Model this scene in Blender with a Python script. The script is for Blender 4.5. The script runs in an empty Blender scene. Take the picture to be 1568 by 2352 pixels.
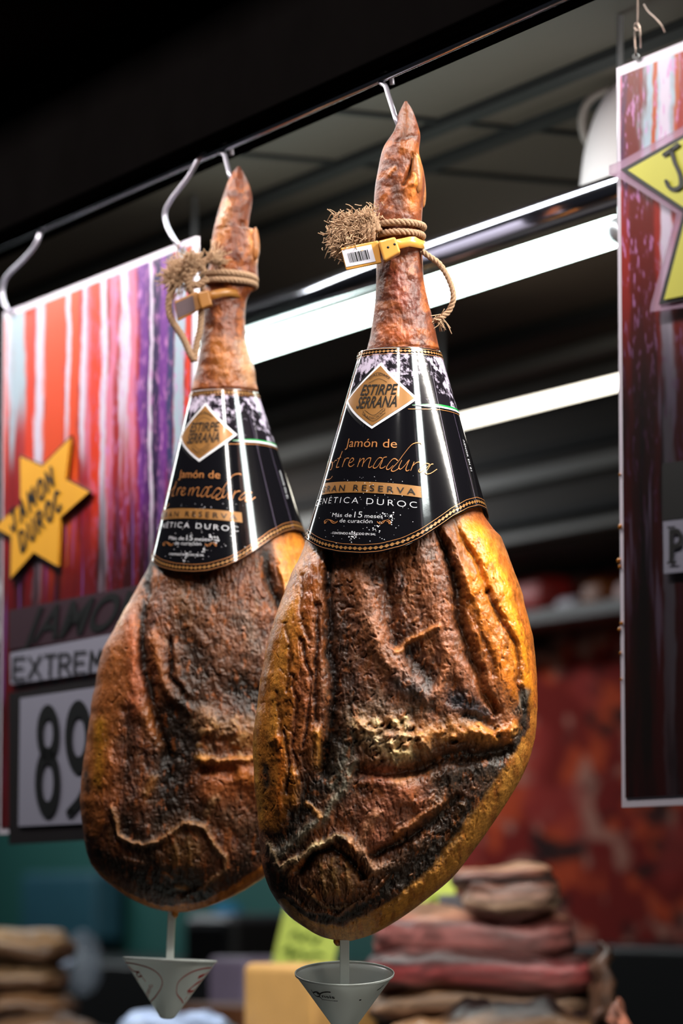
import bpy, bmesh, math, random
import numpy as np
from mathutils import Vector, Matrix

random.seed(7)
SC = bpy.context.scene
COL = SC.collection

# ------------------------------------------------------------------ camera
F = 8800.0                       # focal length for a 1568 x 2352 frame (135 mm lens, upright frame)
PITCH = math.atan(884.0 / F)
EYE = 1.6
cam_d = bpy.data.cameras.new('camera')
cam = bpy.data.objects.new('camera', cam_d); COL.objects.link(cam)
cam_d.sensor_fit = 'VERTICAL'; cam_d.sensor_height = 36.0; cam_d.sensor_width = 24.0
cam_d.lens = F / 2352.0 * 36.0
cam.location = (0, 0, EYE)
cam.rotation_euler = (math.pi / 2 + PITCH, 0, 0)
cam_d.clip_end = 60
cam_d.dof.use_dof = True
cam_d.dof.focus_distance = 3.86
cam_d.dof.aperture_fstop = 4.6
SC.camera = cam

# stall frame: D runs along the shop front (away, to the left), N points into the stall
_d = math.hypot(4134.0, F / math.cos(PITCH))
DIR = Vector((-4134.0 / _d, (F / math.cos(PITCH)) / _d, 0))
NRM = Vector((DIR.y, -DIR.x, 0))
NR = 1.713                       # distance of the hanging rail's plane from the camera

def ray(x, y):
    return Vector((x - 784.0, F * math.cos(PITCH) - (1176.0 - y) * math.sin(PITCH),
                   F * math.sin(PITCH) + (1176.0 - y) * math.cos(PITCH)))
def P(x, y, d):                  # point at forward distance d
    r = ray(x, y); return Vector((0, 0, EYE)) + r * (d / r.y)
def PN(x, y, n):                 # point on the vertical plane at distance n
    r = ray(x, y); return Vector((0, 0, EYE)) + r * (n / r.dot(NRM))
def PZ(x, y, z):
    r = ray(x, y); return Vector((0, 0, EYE)) + r * ((z - EYE) / r.z)
def W(s, n, z):                  # stall coordinates
    return DIR * s + NRM * n + Vector((0, 0, z))
def S_of(p): return p.dot(DIR)
def N_of(p): return p.dot(NRM)

# ------------------------------------------------------------------ world, exposure
SC.view_settings.view_transform = 'Standard'
SC.view_settings.look = 'None'
SC.view_settings.gamma = 1.0
SC.view_settings.exposure = 0.0
SC.view_settings.use_curve_mapping = False
wd = bpy.data.worlds.new('World'); SC.world = wd; wd.use_nodes = True
wd.node_tree.nodes['Background'].inputs[0].default_value = (0.35, 0.38, 0.45, 1)
wd.node_tree.nodes['Background'].inputs[1].default_value = 0.035
SC.cycles.max_bounces = 6
SC.cycles.sample_clamp_indirect = 6.0
SC.cycles.use_denoising = True

# ------------------------------------------------------------------ large lamps of the market, and added fill lights
def area(name, loc, target, sx, sy, power, color, spread=math.pi):
    l = bpy.data.lights.new(name, 'AREA'); l.shape = 'RECTANGLE'; l.size = sx; l.size_y = sy
    l.energy = power; l.color = color; l.spread = spread
    o = bpy.data.objects.new(name, l); COL.objects.link(o); o.location = loc
    z = (Vector(loc) - Vector(target)).normalized()
    x = DIR - z * DIR.dot(z); x.normalize(); y = z.cross(x)  # size runs along the rail, size_y across it
    o.matrix_world = Matrix.Translation(loc) @ Matrix((x, y, z)).transposed().to_4x4()
    return o
S0 = S_of(P(918, 1200, 3.9))
# strip lamps over the customers' side of the rail
area('front_strip_lamp', W(S0 + .45, 1.36, 2.68), W(S0 + .45, 1.66, 2.0), 2.2, .05, 19, (1.0, .95, .90))
area('far_front_strip_lamp', W(S0 + 2.9, 1.46, 2.62), W(S0 + 2.9, 1.62, 2.0), 2.6, .13, 14, (.93, 1.0, .98))
# strip lamp across the stall, nearer than the visible ones
area('cross_strip_lamp', W(S0 - .55, 2.14, 2.60), W(S0 - .3, 2.10, 1.9), .04, .95, 24, (1.0, .95, .86))
# strip lamp fixed behind the fascia
area('fascia_strip_lamp', W(S0 + .9, 1.87, 2.60), W(S0 + .9, 1.93, 1.9), 3.6, .16, 34, (.93, 1.0, .97))
area('back_wall_fill', W(S0 + 6.4, 3.4, 2.55), W(S0 + 6.4, 4.0, 1.2), 4.0, .1, 34, (.9, .96, 1.0))  # added unseen fill that brightens the teal wall
area('mural_lamp', W(S0 - .6, 3.4, 2.60), W(S0 - .6, 4.28, 2.0), 2.4, .05, 5, (1.0, .93, .88))
area('low_fill_light', W(S0 - 1.0, 2.0, 1.42), W(S0, 1.70, 1.72), .8, .1, 2.2, (1.0, .90, .74))  # added unseen fill that lifts the front ham's lower right rim

# ------------------------------------------------------------------ helpers
def lin(c):
    a = np.asarray(c, dtype=float) / 255.0
    return np.where(a <= .04045, a / 12.92, ((a + .055) / 1.055) ** 2.4)
def lc(c): return tuple(lin(c)) + (1.0,)

def mat(name, color, rough=.5, metal=0.0, bump=0.0, bscale=60, var=0.0, coat=0.0, trans=0.0, emit=None, estr=0, spec=.5, stretch=(1, 1, 1), alpha=1.0):
    m = bpy.data.materials.new(name); m.use_nodes = True
    nt = m.node_tree; b = nt.nodes['Principled BSDF']
    b.inputs['Base Color'].default_value = lc(color); b.inputs['Roughness'].default_value = rough
    b.inputs['Metallic'].default_value = metal; b.inputs['Coat Weight'].default_value = coat
    b.inputs['Transmission Weight'].default_value = trans
    b.inputs['Specular IOR Level'].default_value = spec
    b.inputs['Alpha'].default_value = alpha
    if emit is not None:
        b.inputs['Emission Color'].default_value = lc(emit); b.inputs['Emission Strength'].default_value = estr
    tc = nt.nodes.new('ShaderNodeTexCoord'); mp = nt.nodes.new('ShaderNodeMapping')
    mp.inputs['Scale'].default_value = stretch
    nt.links.new(tc.outputs['Object'], mp.inputs['Vector'])
    if bump or var:
        n = nt.nodes.new('ShaderNodeTexNoise'); n.inputs['Scale'].default_value = bscale; n.inputs['Detail'].default_value = 5
        nt.links.new(mp.outputs[0], n.inputs['Vector'])
        if bump:
            bp = nt.nodes.new('ShaderNodeBump'); bp.inputs['Distance'].default_value = bump; bp.inputs['Strength'].default_value = 1
            nt.links.new(n.outputs['Fac'], bp.inputs['Height']); nt.links.new(bp.outputs[0], b.inputs['Normal'])
        if var:
            r = nt.nodes.new('ShaderNodeMix'); r.data_type = 'RGBA'
            c = lin(color)
            r.inputs['A'].default_value = tuple(c * (1 - var)) + (1,); r.inputs['B'].default_value = tuple(np.minimum(c * (1 + var), 1)) + (1,)
            nt.links.new(n.outputs['Fac'], r.inputs['Factor']); nt.links.new(r.outputs['Result'], b.inputs['Base Color'])
    return m

def attr_mat(name, rough=.5, bumps=((0.0004, 300),), coat=0.0, gloss=False, sss=0.0, spec=.5, stretch=(1, 1, 1), coatr=.2, fine=0):
    m = bpy.data.materials.new(name); m.use_nodes = True
    nt = m.node_tree; b = nt.nodes['Principled BSDF']
    a = nt.nodes.new('ShaderNodeAttribute'); a.attribute_name = 'Col'
    nt.links.new(a.outputs['Color'], b.inputs['Base Color'])
    b.inputs['Roughness'].default_value = rough; b.inputs['Coat Weight'].default_value = coat; b.inputs['Coat Roughness'].default_value = coatr
    b.inputs['Specular IOR Level'].default_value = spec
    if gloss:
        g = nt.nodes.new('ShaderNodeAttribute'); g.attribute_name = 'Rough'
        nt.links.new(g.outputs['Fac'], b.inputs['Roughness'])
    if sss:
        b.inputs['Subsurface Weight'].default_value = sss
        b.inputs['Subsurface Radius'].default_value = (1.0, .35, .1); b.inputs['Subsurface Scale'].default_value = .008
    prev = None
    if fine:
        nf = nt.nodes.new('ShaderNodeTexNoise'); nf.inputs['Scale'].default_value = fine; nf.inputs['Detail'].default_value = 6; nf.inputs['Roughness'].default_value = .7; nf.inputs['Distortion'].default_value = .6
        mr = nt.nodes.new('ShaderNodeMapRange'); mr.inputs['From Min'].default_value = .3; mr.inputs['From Max'].default_value = .7; mr.inputs['To Min'].default_value = .66; mr.inputs['To Max'].default_value = 1.34
        vm = nt.nodes.new('ShaderNodeVectorMath'); vm.operation = 'SCALE'
        t2 = nt.nodes.new('ShaderNodeTexCoord'); nt.links.new(t2.outputs['Object'], nf.inputs['Vector'])
        nt.links.new(nf.outputs['Fac'], mr.inputs['Value']); nt.links.new(a.outputs['Color'], vm.inputs[0]); nt.links.new(mr.outputs[0], vm.inputs['Scale']); nt.links.new(vm.outputs[0], b.inputs['Base Color'])
    tc = nt.nodes.new('ShaderNodeTexCoord'); mp = nt.nodes.new('ShaderNodeMapping'); mp.inputs['Scale'].default_value = stretch
    nt.links.new(tc.outputs['Object'], mp.inputs['Vector'])
    for dist, sc in bumps:
        n = nt.nodes.new('ShaderNodeTexNoise'); n.inputs['Scale'].default_value = sc; n.inputs['Detail'].default_value = 6; n.inputs['Roughness'].default_value = .6
        nt.links.new(mp.outputs[0], n.inputs['Vector'])
        bp = nt.nodes.new('ShaderNodeBump'); bp.inputs['Distance'].default_value = dist
        nt.links.new(n.outputs['Fac'], bp.inputs['Height'])
        if prev: nt.links.new(prev.outputs[0], bp.inputs['Normal'])
        prev = bp
    if prev: nt.links.new(prev.outputs[0], b.inputs['Normal'])
    return m

def tag(o, label=None, cat=None, group=None, kind=None):
    if label: o['label'] = label
    if cat: o['category'] = cat
    if group: o['group'] = group
    if kind: o['kind'] = kind
    return o

def thing(name, loc, label, cat, group=None):
    o = bpy.data.objects.new(name, None); COL.objects.link(o); o.location = loc; o.empty_display_size = .05
    return tag(o, label, cat, group)

def link(name, verts, faces, m, parent=None, smooth=True, colors=None, rough=None, origin=None, solid=0, bevel=0):
    """verts are world points; the object's origin goes to its parent's place, to `origin` or to its own centre"""
    V = np.array([tuple(v) for v in verts], dtype=float) if not isinstance(verts, np.ndarray) else verts
    if parent is not None: org = np.array(parent_world(parent))
    elif origin is not None: org = np.array(origin)
    else: org = (V.min(0) + V.max(0)) / 2
    me = bpy.data.meshes.new(name)
    me.from_pydata((V - org).tolist(), [], faces.tolist() if isinstance(faces, np.ndarray) else faces)
    if isinstance(m, (list, tuple)):
        for k in m: me.materials.append(k)
    else: me.materials.append(m)
    if colors is not None:
        ca = me.color_attributes.new('Col', 'FLOAT_COLOR', 'POINT')
        c4 = np.ones((len(V), 4), dtype=np.float32); c4[:, :3] = colors
        ca.data.foreach_set('color', c4.ravel())
    if rough is not None:
        ra = me.attributes.new('Rough', 'FLOAT', 'POINT'); ra.data.foreach_set('value', np.asarray(rough, dtype=np.float32))
    if smooth: me.polygons.foreach_set('use_smooth', [True] * len(me.polygons))
    me.update()
    o = bpy.data.objects.new(name, me); COL.objects.link(o)
    if parent is not None: o.parent = parent
    else: o.location = org
    if bevel:
        md = o.modifiers.new('bevel', 'BEVEL'); md.width = bevel; md.segments = 3; md.limit_method = 'ANGLE'
    if solid:
        md = o.modifiers.new('solid', 'SOLIDIFY'); md.thickness = solid; md.offset = 0
    return o
def parent_world(p):
    v = Vector(p.location); q = p.parent
    while q is not None: v += Vector(q.location); q = q.parent
    return v

def tube_geo(pts, r, seg=10, close=False, rf=None):
    pts = [Vector(p) for p in pts]; n = len(pts); V = []; Fc = []
    t = [(pts[min(i + 1, n - 1)] - pts[max(i - 1, 0)]).normalized() for i in range(n)]
    if close: t = [(pts[(i + 1) % n] - pts[i - 1]).normalized() for i in range(n)]
    up = Vector((0, 0, 1)) if abs(t[0].z) < .9 else Vector((1, 0, 0))
    u = (up - t[0] * up.dot(t[0])).normalized()
    for i in range(n):
        u = (u - t[i] * u.dot(t[i])).normalized(); v = t[i].cross(u)
        rr = r if rf is None else rf(i / (n - 1))
        for k in range(seg):
            a = 2 * math.pi * k / seg
            V.append(pts[i] + (u * math.cos(a) + v * math.sin(a)) * rr)
    m = n if close else n - 1
    for i in range(m):
        for k in range(seg):
            a = i * seg + k; b = i * seg + (k + 1) % seg; c = ((i + 1) % n) * seg
            Fc.append((a, b, c + (k + 1) % seg, c + k))
    if not close:
        Fc.append(tuple(range(seg))[::-1]); Fc.append(tuple((n - 1) * seg + k for k in range(seg)))
    return V, Fc
def merge(gs):
    V = []; Fc = []
    for v, f in gs:
        o = len(V); V += list(v); Fc += [tuple(i + o for i in q) for q in f]
    return V, Fc
def catmull(pts, k=8, close=False):
    P_ = [np.array(tuple(p), dtype=float) for p in pts]; n = len(P_); out = []
    if n < 3 and not close:
        return [tuple(P_[0] + (P_[-1] - P_[0]) * i / k) for i in range(k + 1)]
    rng = range(n if close else n - 1)
    for i in rng:
        p1 = P_[i]; p2 = P_[(i + 1) % n]
        p0 = P_[i - 1] if (i > 0 or close) else 2 * p1 - p2
        p3 = P_[(i + 2) % n] if (i + 2 < n or close) else 2 * p2 - p1
        for j in range(k):
            t = j / k
            out.append(tuple(.5 * ((2 * p1) + (-p0 + p2) * t + (2 * p0 - 5 * p1 + 4 * p2 - p3) * t * t + (-p0 + 3 * p1 - 3 * p2 + p3) * t ** 3)))
    if not close: out.append(tuple(P_[-1]))
    return out
def box_geo(c, u, v, w):         # centre and three half-axis vectors
    V = [c + u * a + v * b + w * e for a in (-1, 1) for b in (-1, 1) for e in (-1, 1)]
    return V, [(0, 1, 3, 2), (4, 6, 7, 5), (0, 4, 5, 1), (2, 3, 7, 6), (0, 2, 6, 4), (1, 5, 7, 3)]
def wbox(name, s0, s1, n0, n1, z0, z1, m, parent=None, bevel=.003):
    c = W((s0 + s1) / 2, (n0 + n1) / 2, (z0 + z1) / 2)
    v, f = box_geo(c, DIR * abs(s1 - s0) / 2, NRM * abs(n1 - n0) / 2, Vector((0, 0, abs(z1 - z0) / 2)))
    return link(name, v, f, m, parent, smooth=False, bevel=bevel)

# numpy gradient noise
_rng = np.random.RandomState(3)
_perm = _rng.permutation(512); _ang = _rng.rand(512) * 2 * np.pi
def gnoise(x, y, seed=0):
    xi = np.floor(x).astype(int); yi = np.floor(y).astype(int); xf = x - xi; yf = y - yi
    u = xf * xf * xf * (xf * (xf * 6 - 15) + 10); v = yf * yf * yf * (yf * (yf * 6 - 15) + 10)
    def g(ix, iy, fx, fy):
        h = _perm[(_perm[(ix + seed * 57) & 511] + iy) & 511]; a = _ang[h]
        return np.cos(a) * fx + np.sin(a) * fy
    a = g(xi, yi, xf, yf); b = g(xi + 1, yi, xf - 1, yf); c = g(xi, yi + 1, xf, yf - 1); d = g(xi + 1, yi + 1, xf - 1, yf - 1)
    return ((a * (1 - u) + b * u) * (1 - v) + (c * (1 - u) + d * u) * v) * 1.5
def fbm(x, y, seed=0, o=4, g=.5):
    s = 0; a = 1; t = 0
    for i in range(o):
        s = s + a * gnoise(x * 2 ** i + 13.7 * i, y * 2 ** i + 5.1 * i, seed + i); t += a; a *= g
    return s / t
def ridged(x, y, seed=0, o=3):
    s = 0; a = 1; t = 0
    for i in range(o):
        s = s + a * (1 - np.abs(gnoise(x * 2 ** i, y * 2 ** i, seed + i)) * 2.2); t += a; a *= .5
    return s / t
def sstep(a, b, x):
    t = np.clip((x - a) / (b - a), 0, 1); return t * t * (3 - 2 * t)
# ------------------------------------------------------------------ hams
def run_strokes(X, Y, strokes, col, hgt, rgh):
    for st in strokes:
        pts, w, dh, color, op = st[:5]; hard = len(st) > 5 and 'h' in st[5]; smooth_ = len(st) > 5 and 's' in st[5]
        ws = w if isinstance(w, (list, tuple)) else [w] * len(pts)
        wm = max(ws) * (1.6 if hard else 2.6)
        xs = [p[0] for p in pts]; ys = [p[1] for p in pts]
        idx = np.nonzero((X > min(xs) - wm) & (X < max(xs) + wm) & (Y > min(ys) - wm) & (Y < max(ys) + wm))[0]
        if not len(idx): continue
        x = X[idx]; y = Y[idx]; best = np.full(len(idx), 1e9)
        if len(pts) == 1: pts = [pts[0], (pts[0][0] + .1, pts[0][1])]; ws = [ws[0]] * 2
        for (ax, ay), (bx, by), wa, wb in zip(pts[:-1], pts[1:], ws[:-1], ws[1:]):
            dx = bx - ax; dy = by - ay; t = np.clip(((x - ax) * dx + (y - ay) * dy) / (dx * dx + dy * dy + 1e-9), 0, 1)
            d = np.hypot(x - ax - t * dx, y - ay - t * dy) / (wa + (wb - wa) * t)
            best = np.minimum(best, d)
        k = (1 - sstep(.82, 1.12, best)) if hard else np.exp(-best * best)
        hgt[idx] += dh * k * (.78 if dh > 0 else .8)
        if color is not None:
            a = np.clip(k * op * (1.0 if hard else 1.15), 0, 1)[:, None]
            col[idx] = col[idx] * (1 - a) + lin(color) * a
        if smooth_: rgh[idx] = rgh[idx] * (1 - k) + .22 * k

def make_ham(name, label, d0, Lp, Rp, Tf, Tb, strokes, shank_y, m, seed, cone=None, cupx=None):
    mpp = d0 / 8844.0
    ys0 = min(Lp[0][1], Rp[0][1]); y1 = max(Lp[-1][1], Rp[-1][1])
    NRW = 900; NFc = 400; NB = 70
    t = np.linspace(0, 1, NRW); ys = ys0 + (y1 - ys0) * (t + .012 * np.sin(2 * np.pi * t) * 0)
    # denser rows towards the rounded bottom
    ys = ys0 + (y1 - ys0) * (1 - (1 - t) ** 1.12)
    Ly = [p[1] for p in Lp]; Ry = [p[1] for p in Rp]
    def smooth(pl):
        c = catmull([(p[0], p[1]) for p in pl], 10); c = np.array(c); o = np.argsort(c[:, 1], kind='stable'); c = c[o]
        return np.interp(ys, c[:, 1], c[:, 0])
    L = smooth(Lp); R = smooth(Rp)
    edge = fbm(ys / 48, ys * 0 + .5, seed + 40, 2) * 3.0 * sstep(1230, 1300, ys)
    L = L + edge; R = R - fbm(ys / 50, ys * 0 + 7.5, seed + 44, 2) * 2.5 * sstep(1230, 1300, ys) * (1 - sstep(1700, 1760, ys))
    cx = (L + R) / 2; hw = np.maximum((R - L) / 2, .15)
    if cone: 
        lim = np.where((ys > cone[0]), cone[2](np.minimum(ys, cone[1])) * (.955 + .045 * sstep(cone[1] - 45, cone[1] - 15, ys) + .35 * sstep(cone[1] - 25, cone[1] + 75, ys) + 3 * sstep(cone[1] + 50, cone[1] + 300, ys)), 1e9); lc_ = cone[3](ys)
        R = np.minimum(R, lc_ + lim); L = np.maximum(L, lc_ - lim); cx = (L + R) / 2; hw = np.maximum((R - L) / 2, .15)
    tf = np.interp(ys, [p[0] for p in Tf], [p[1] for p in Tf]); tb = np.interp(ys, [p[0] for p in Tb], [p[1] for p in Tb])
    # rounded closing at the bottom
    if cone:
        inc = (ys > cone[0]) & (ys < cone[1] + 400); k_ = (.93 - .05 * sstep(cone[1] - 200, cone[1], ys)) * cone[2](np.minimum(ys, cone[1])) * mpp * (1 + 2 * sstep(cone[1] - 10, cone[1] + 260, ys))
        tf = np.where(inc, np.minimum(tf, k_), tf); tb = np.where(inc, np.minimum(tb, k_), tb)
    endk = np.sqrt(np.clip(1 - np.clip((ys - (y1 - 130)) / 130, 0, 1) ** 2, 0, 1))
    tf = tf * (.02 + .98 * endk); tb = tb * (.02 + .98 * endk)
    body = sstep(cone[1] + 30, cone[1] + 230, ys)
    pf = 2.0 + .9 * body
    ph = np.linspace(0, np.pi, NFc); tt = -np.cos(ph)
    tt = .55 * tt + .45 * np.linspace(-1, 1, NFc)
    TT, YY = np.meshgrid(tt, ys)
    X = cx[:, None] + hw[:, None] * TT
    prof = (1 - np.abs(TT) ** pf[:, None]).clip(0, 1) ** (1 / pf[:, None])
    dep = tf[:, None] * prof
    Xf = X.ravel(); Yf = YY.ravel()
    wx = Xf + 9 * fbm(Xf / 45, Yf / 70, seed + 1) + 4 * fbm(Xf / 12, Yf / 20, seed + 2, 3)
    wy = Yf + 9 * fbm(Xf / 50, Yf / 45, seed + 5) + 4 * fbm(Xf / 14, Yf / 14, seed + 6, 3)
    isb = sstep(shank_y, shank_y + 240, Yf)
    n1 = fbm(Xf / 40, Yf / 60, seed + 10, 5, .6); n2 = fbm(Xf / 14, Yf / 22, seed + 20, 4, .6); n3 = fbm(Xf / 5, Yf / 8, seed + 25, 3, .7)
    col = np.outer(1 - isb, lin((112, 54, 27))) + np.outer(isb, lin((118, 68, 42)))
    # shank mottling
    a = (sstep(.02, .3, fbm(Xf / 38, Yf / 34, seed + 31, 4)) * (1 - isb) * .6)[:, None]; col = col * (1 - a) + lin((76, 36, 28)) * a
    a = (sstep(.02, .3, fbm(Xf / 30, Yf / 30, seed + 36, 4)) * (1 - isb) * .6)[:, None]; col = col * (1 - a) + lin((168, 92, 40)) * a
    # muscle tones: purple brown, warm brown and greyish bloom, drawn out along the fibres
    wxx = Xf + 30 * fbm(Xf / 110, Yf / 140, seed + 61, 3); wyy = Yf + 30 * fbm(Xf / 120, Yf / 120, seed + 63, 3)
    for sd, fx, fy, th, cc, op in ((101, 46, 110, .0, (150, 84, 40), .8), (103, 30, 70, .05, (98, 64, 56), .75), (105, 60, 60, .1, (72, 42, 26), .8), (107, 20, 52, .12, (158, 116, 84), .55), (109, 12, 34, .1, (60, 36, 24), .6)):
        a = (sstep(th, th + .35, fbm(wxx / fx, wyy / fy, seed + sd, 4, .6)) * isb * op)[:, None]; col = col * (1 - a) + lin(cc) * a
    hg = np.zeros_like(Xf); rg = np.full_like(Xf, .46) - .06 * (1 - isb)
    run_strokes(wx, wy, strokes, col, hg, rg)
    # skin and fat keep smooth, the cut meat is fibrous
    lum = col @ np.array([.3, .6, .1]); yel = np.clip((col[:, 0] - col[:, 2] * 3) * 3, 0, 1)
    fib = isb * (1 - .85 * yel)
    rd = ridged(wxx / 26 + .5 * n1, wyy / 13 + 1.2 * n1, seed + 50, 3) * .35 + ridged(wxx / 11 + .8 * n1, wyy / 44 + n1, seed + 55, 3) * .65
    hg = hg + fib * (n2 * 1.3 + n3 * .4 - (rd - .45) * 1.7) + (1 - fib) * (n2 * .5) + isb * n1 * 4 + (1 - isb) * (fbm(Xf / 26, Yf / 30, seed + 70, 3) * 2.4)
    cr1 = np.exp(-(gnoise(wxx / 15, wyy / 40, seed + 111) / .07) ** 2) * sstep(-.1, .2, fbm(Xf / 60, Yf / 80, seed + 112, 2)); cr2 = np.exp(-(gnoise(wxx / 26 + n1, wyy / 15, seed + 113) / .07) ** 2) * sstep(-.05, .25, fbm(Xf / 50, Yf / 50, seed + 114, 2))
    crs = np.maximum(cr1, cr2) * (.3 + .7 * fib) * isb; hg -= crs * .55
    crack = sstep(.80, .98, ridged(Xf / 30, Yf / 60, seed + 80, 2)) * isb
    hg -= crack * 1.8
    mul = 1 + .95 * n2 * (.35 + .65 * fib) + .55 * n3 * (.3 + .7 * fib) - .45 * crack - .35 * crs
    mul *= 1 + .45 * n1 * isb
    mul = 1 + (mul - 1) * (1 - .6 * yel * isb)
    col = np.clip(col * np.clip(mul, .22, 2.1)[:, None], .003, .95)
    a = (sstep(.0, .3, fbm(Xf / 22, Yf / 52, seed + 121, 5, .6)) * isb * (1 - fib) * .62)[:, None]; col = col * (1 - a) + lin((140, 74, 30)) * a
    a = (sstep(.15, .4, fbm(Xf / 14, Yf / 40, seed + 123, 4, .6)) * isb * (1 - fib) * .5)[:, None]; col = col * (1 - a) + lin((84, 46, 28)) * a
    # orange seep in the meat, dark crust flecks
    a = (sstep(.16, .42, fbm(Xf / 18, Yf / 34, seed + 90, 4, .6)) * isb * .5)[:, None]; col = col * (1 - a) + lin((176, 96, 40)) * a
    a = (sstep(.12, .4, fbm(Xf / 26, Yf / 30, seed + 95, 5, .65)) * fib * .72)[:, None]; col = col * (1 - a) + lin((44, 27, 19)) * a
    if cone: hg = hg * np.where(Yf < cone[0], 1, .12 + .88 * sstep(cone[1] - 35, cone[1] + 60, Yf))
    rg = np.clip(rg + .1 * n2, .16, .7)
    wgt = (1 - np.abs(TT) ** 6).ravel()
    hm = hg * 1e-3
    # displacement along the section's normal
    nx = (np.sign(TT) * np.abs(TT) ** 3).ravel() * .35; nyy = -np.sqrt(np.clip(1 - nx * nx, 0, 1))
    # back half
    tb_ = -np.cos(np.linspace(0, np.pi, NB + 2))[1:-1][::-1]
    TB, YB = np.meshgrid(tb_, ys); XB = cx[:, None] + hw[:, None] * TB
    depB = -tb[:, None] * np.sqrt(np.clip(1 - TB ** 2, 0, 1)) 
    def world(Xp, Yp, dy):
        rx = Xp - 784.0; ry = F * math.cos(PITCH) - (1176.0 - Yp) * math.sin(PITCH); rz = F * math.sin(PITCH) + (1176.0 - Yp) * math.cos(PITCH)
        k = d0 / ry
        return np.stack([rx * k, np.full_like(rx, d0) - dy, EYE + rz * k], -1)
    A = world(Xf, Yf, dep.ravel()); A[:, 0] += nx * hm * wgt; A[:, 1] += nyy * hm * wgt
    B = world(XB.ravel(), YB.ravel(), depB.ravel())
    A = A.reshape(NRW, NFc, 3); B = B.reshape(NRW, NB, 3)
    G = np.concatenate([A, B], 1); NC = NFc + NB
    cb = np.tile(lin((190, 120, 55)), (NRW * NB, 1)) * (1 + .4 * fbm(XB.ravel() / 30, YB.ravel() / 40, seed + 99))[:, None]
    cb_shank = np.clip((1 - sstep(shank_y, shank_y + 240, YB.ravel()))[:, None], 0, 1); cb = cb * (1 - cb_shank) + lin((150, 72, 36)) * cb_shank
    CC = np.concatenate([col.reshape(NRW, NFc, 3), cb.reshape(NRW, NB, 3)], 1).reshape(-1, 3)
    RR = np.concatenate([rg.reshape(NRW, NFc), np.full((NRW, NB), .35)], 1).ravel()
    i = np.arange(NRW - 1)[:, None]; j = np.arange(NC)[None, :]
    a_ = i * NC + j; b_ = i * NC + (j + 1) % NC; c_ = (i + 1) * NC + (j + 1) % NC; d_ = (i + 1) * NC + j
    faces = np.stack([a_, d_, c_, b_], -1).reshape(-1, 4)
    V = G.reshape(-1, 3)
    root = thing(name, tuple(V.reshape(NRW, NC, 3)[-1].mean(0)), label, 'ham', 'cured hams hanging from the rail')
    o = link('meat_body', V, faces, m, root, colors=CC, rough=RR)
    return root, mpp

ham_mat = attr_mat('cured_ham', gloss=True, fine=190, bumps=((.0011, 110), (.0005, 420)), sss=.06, coat=.0)

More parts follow.
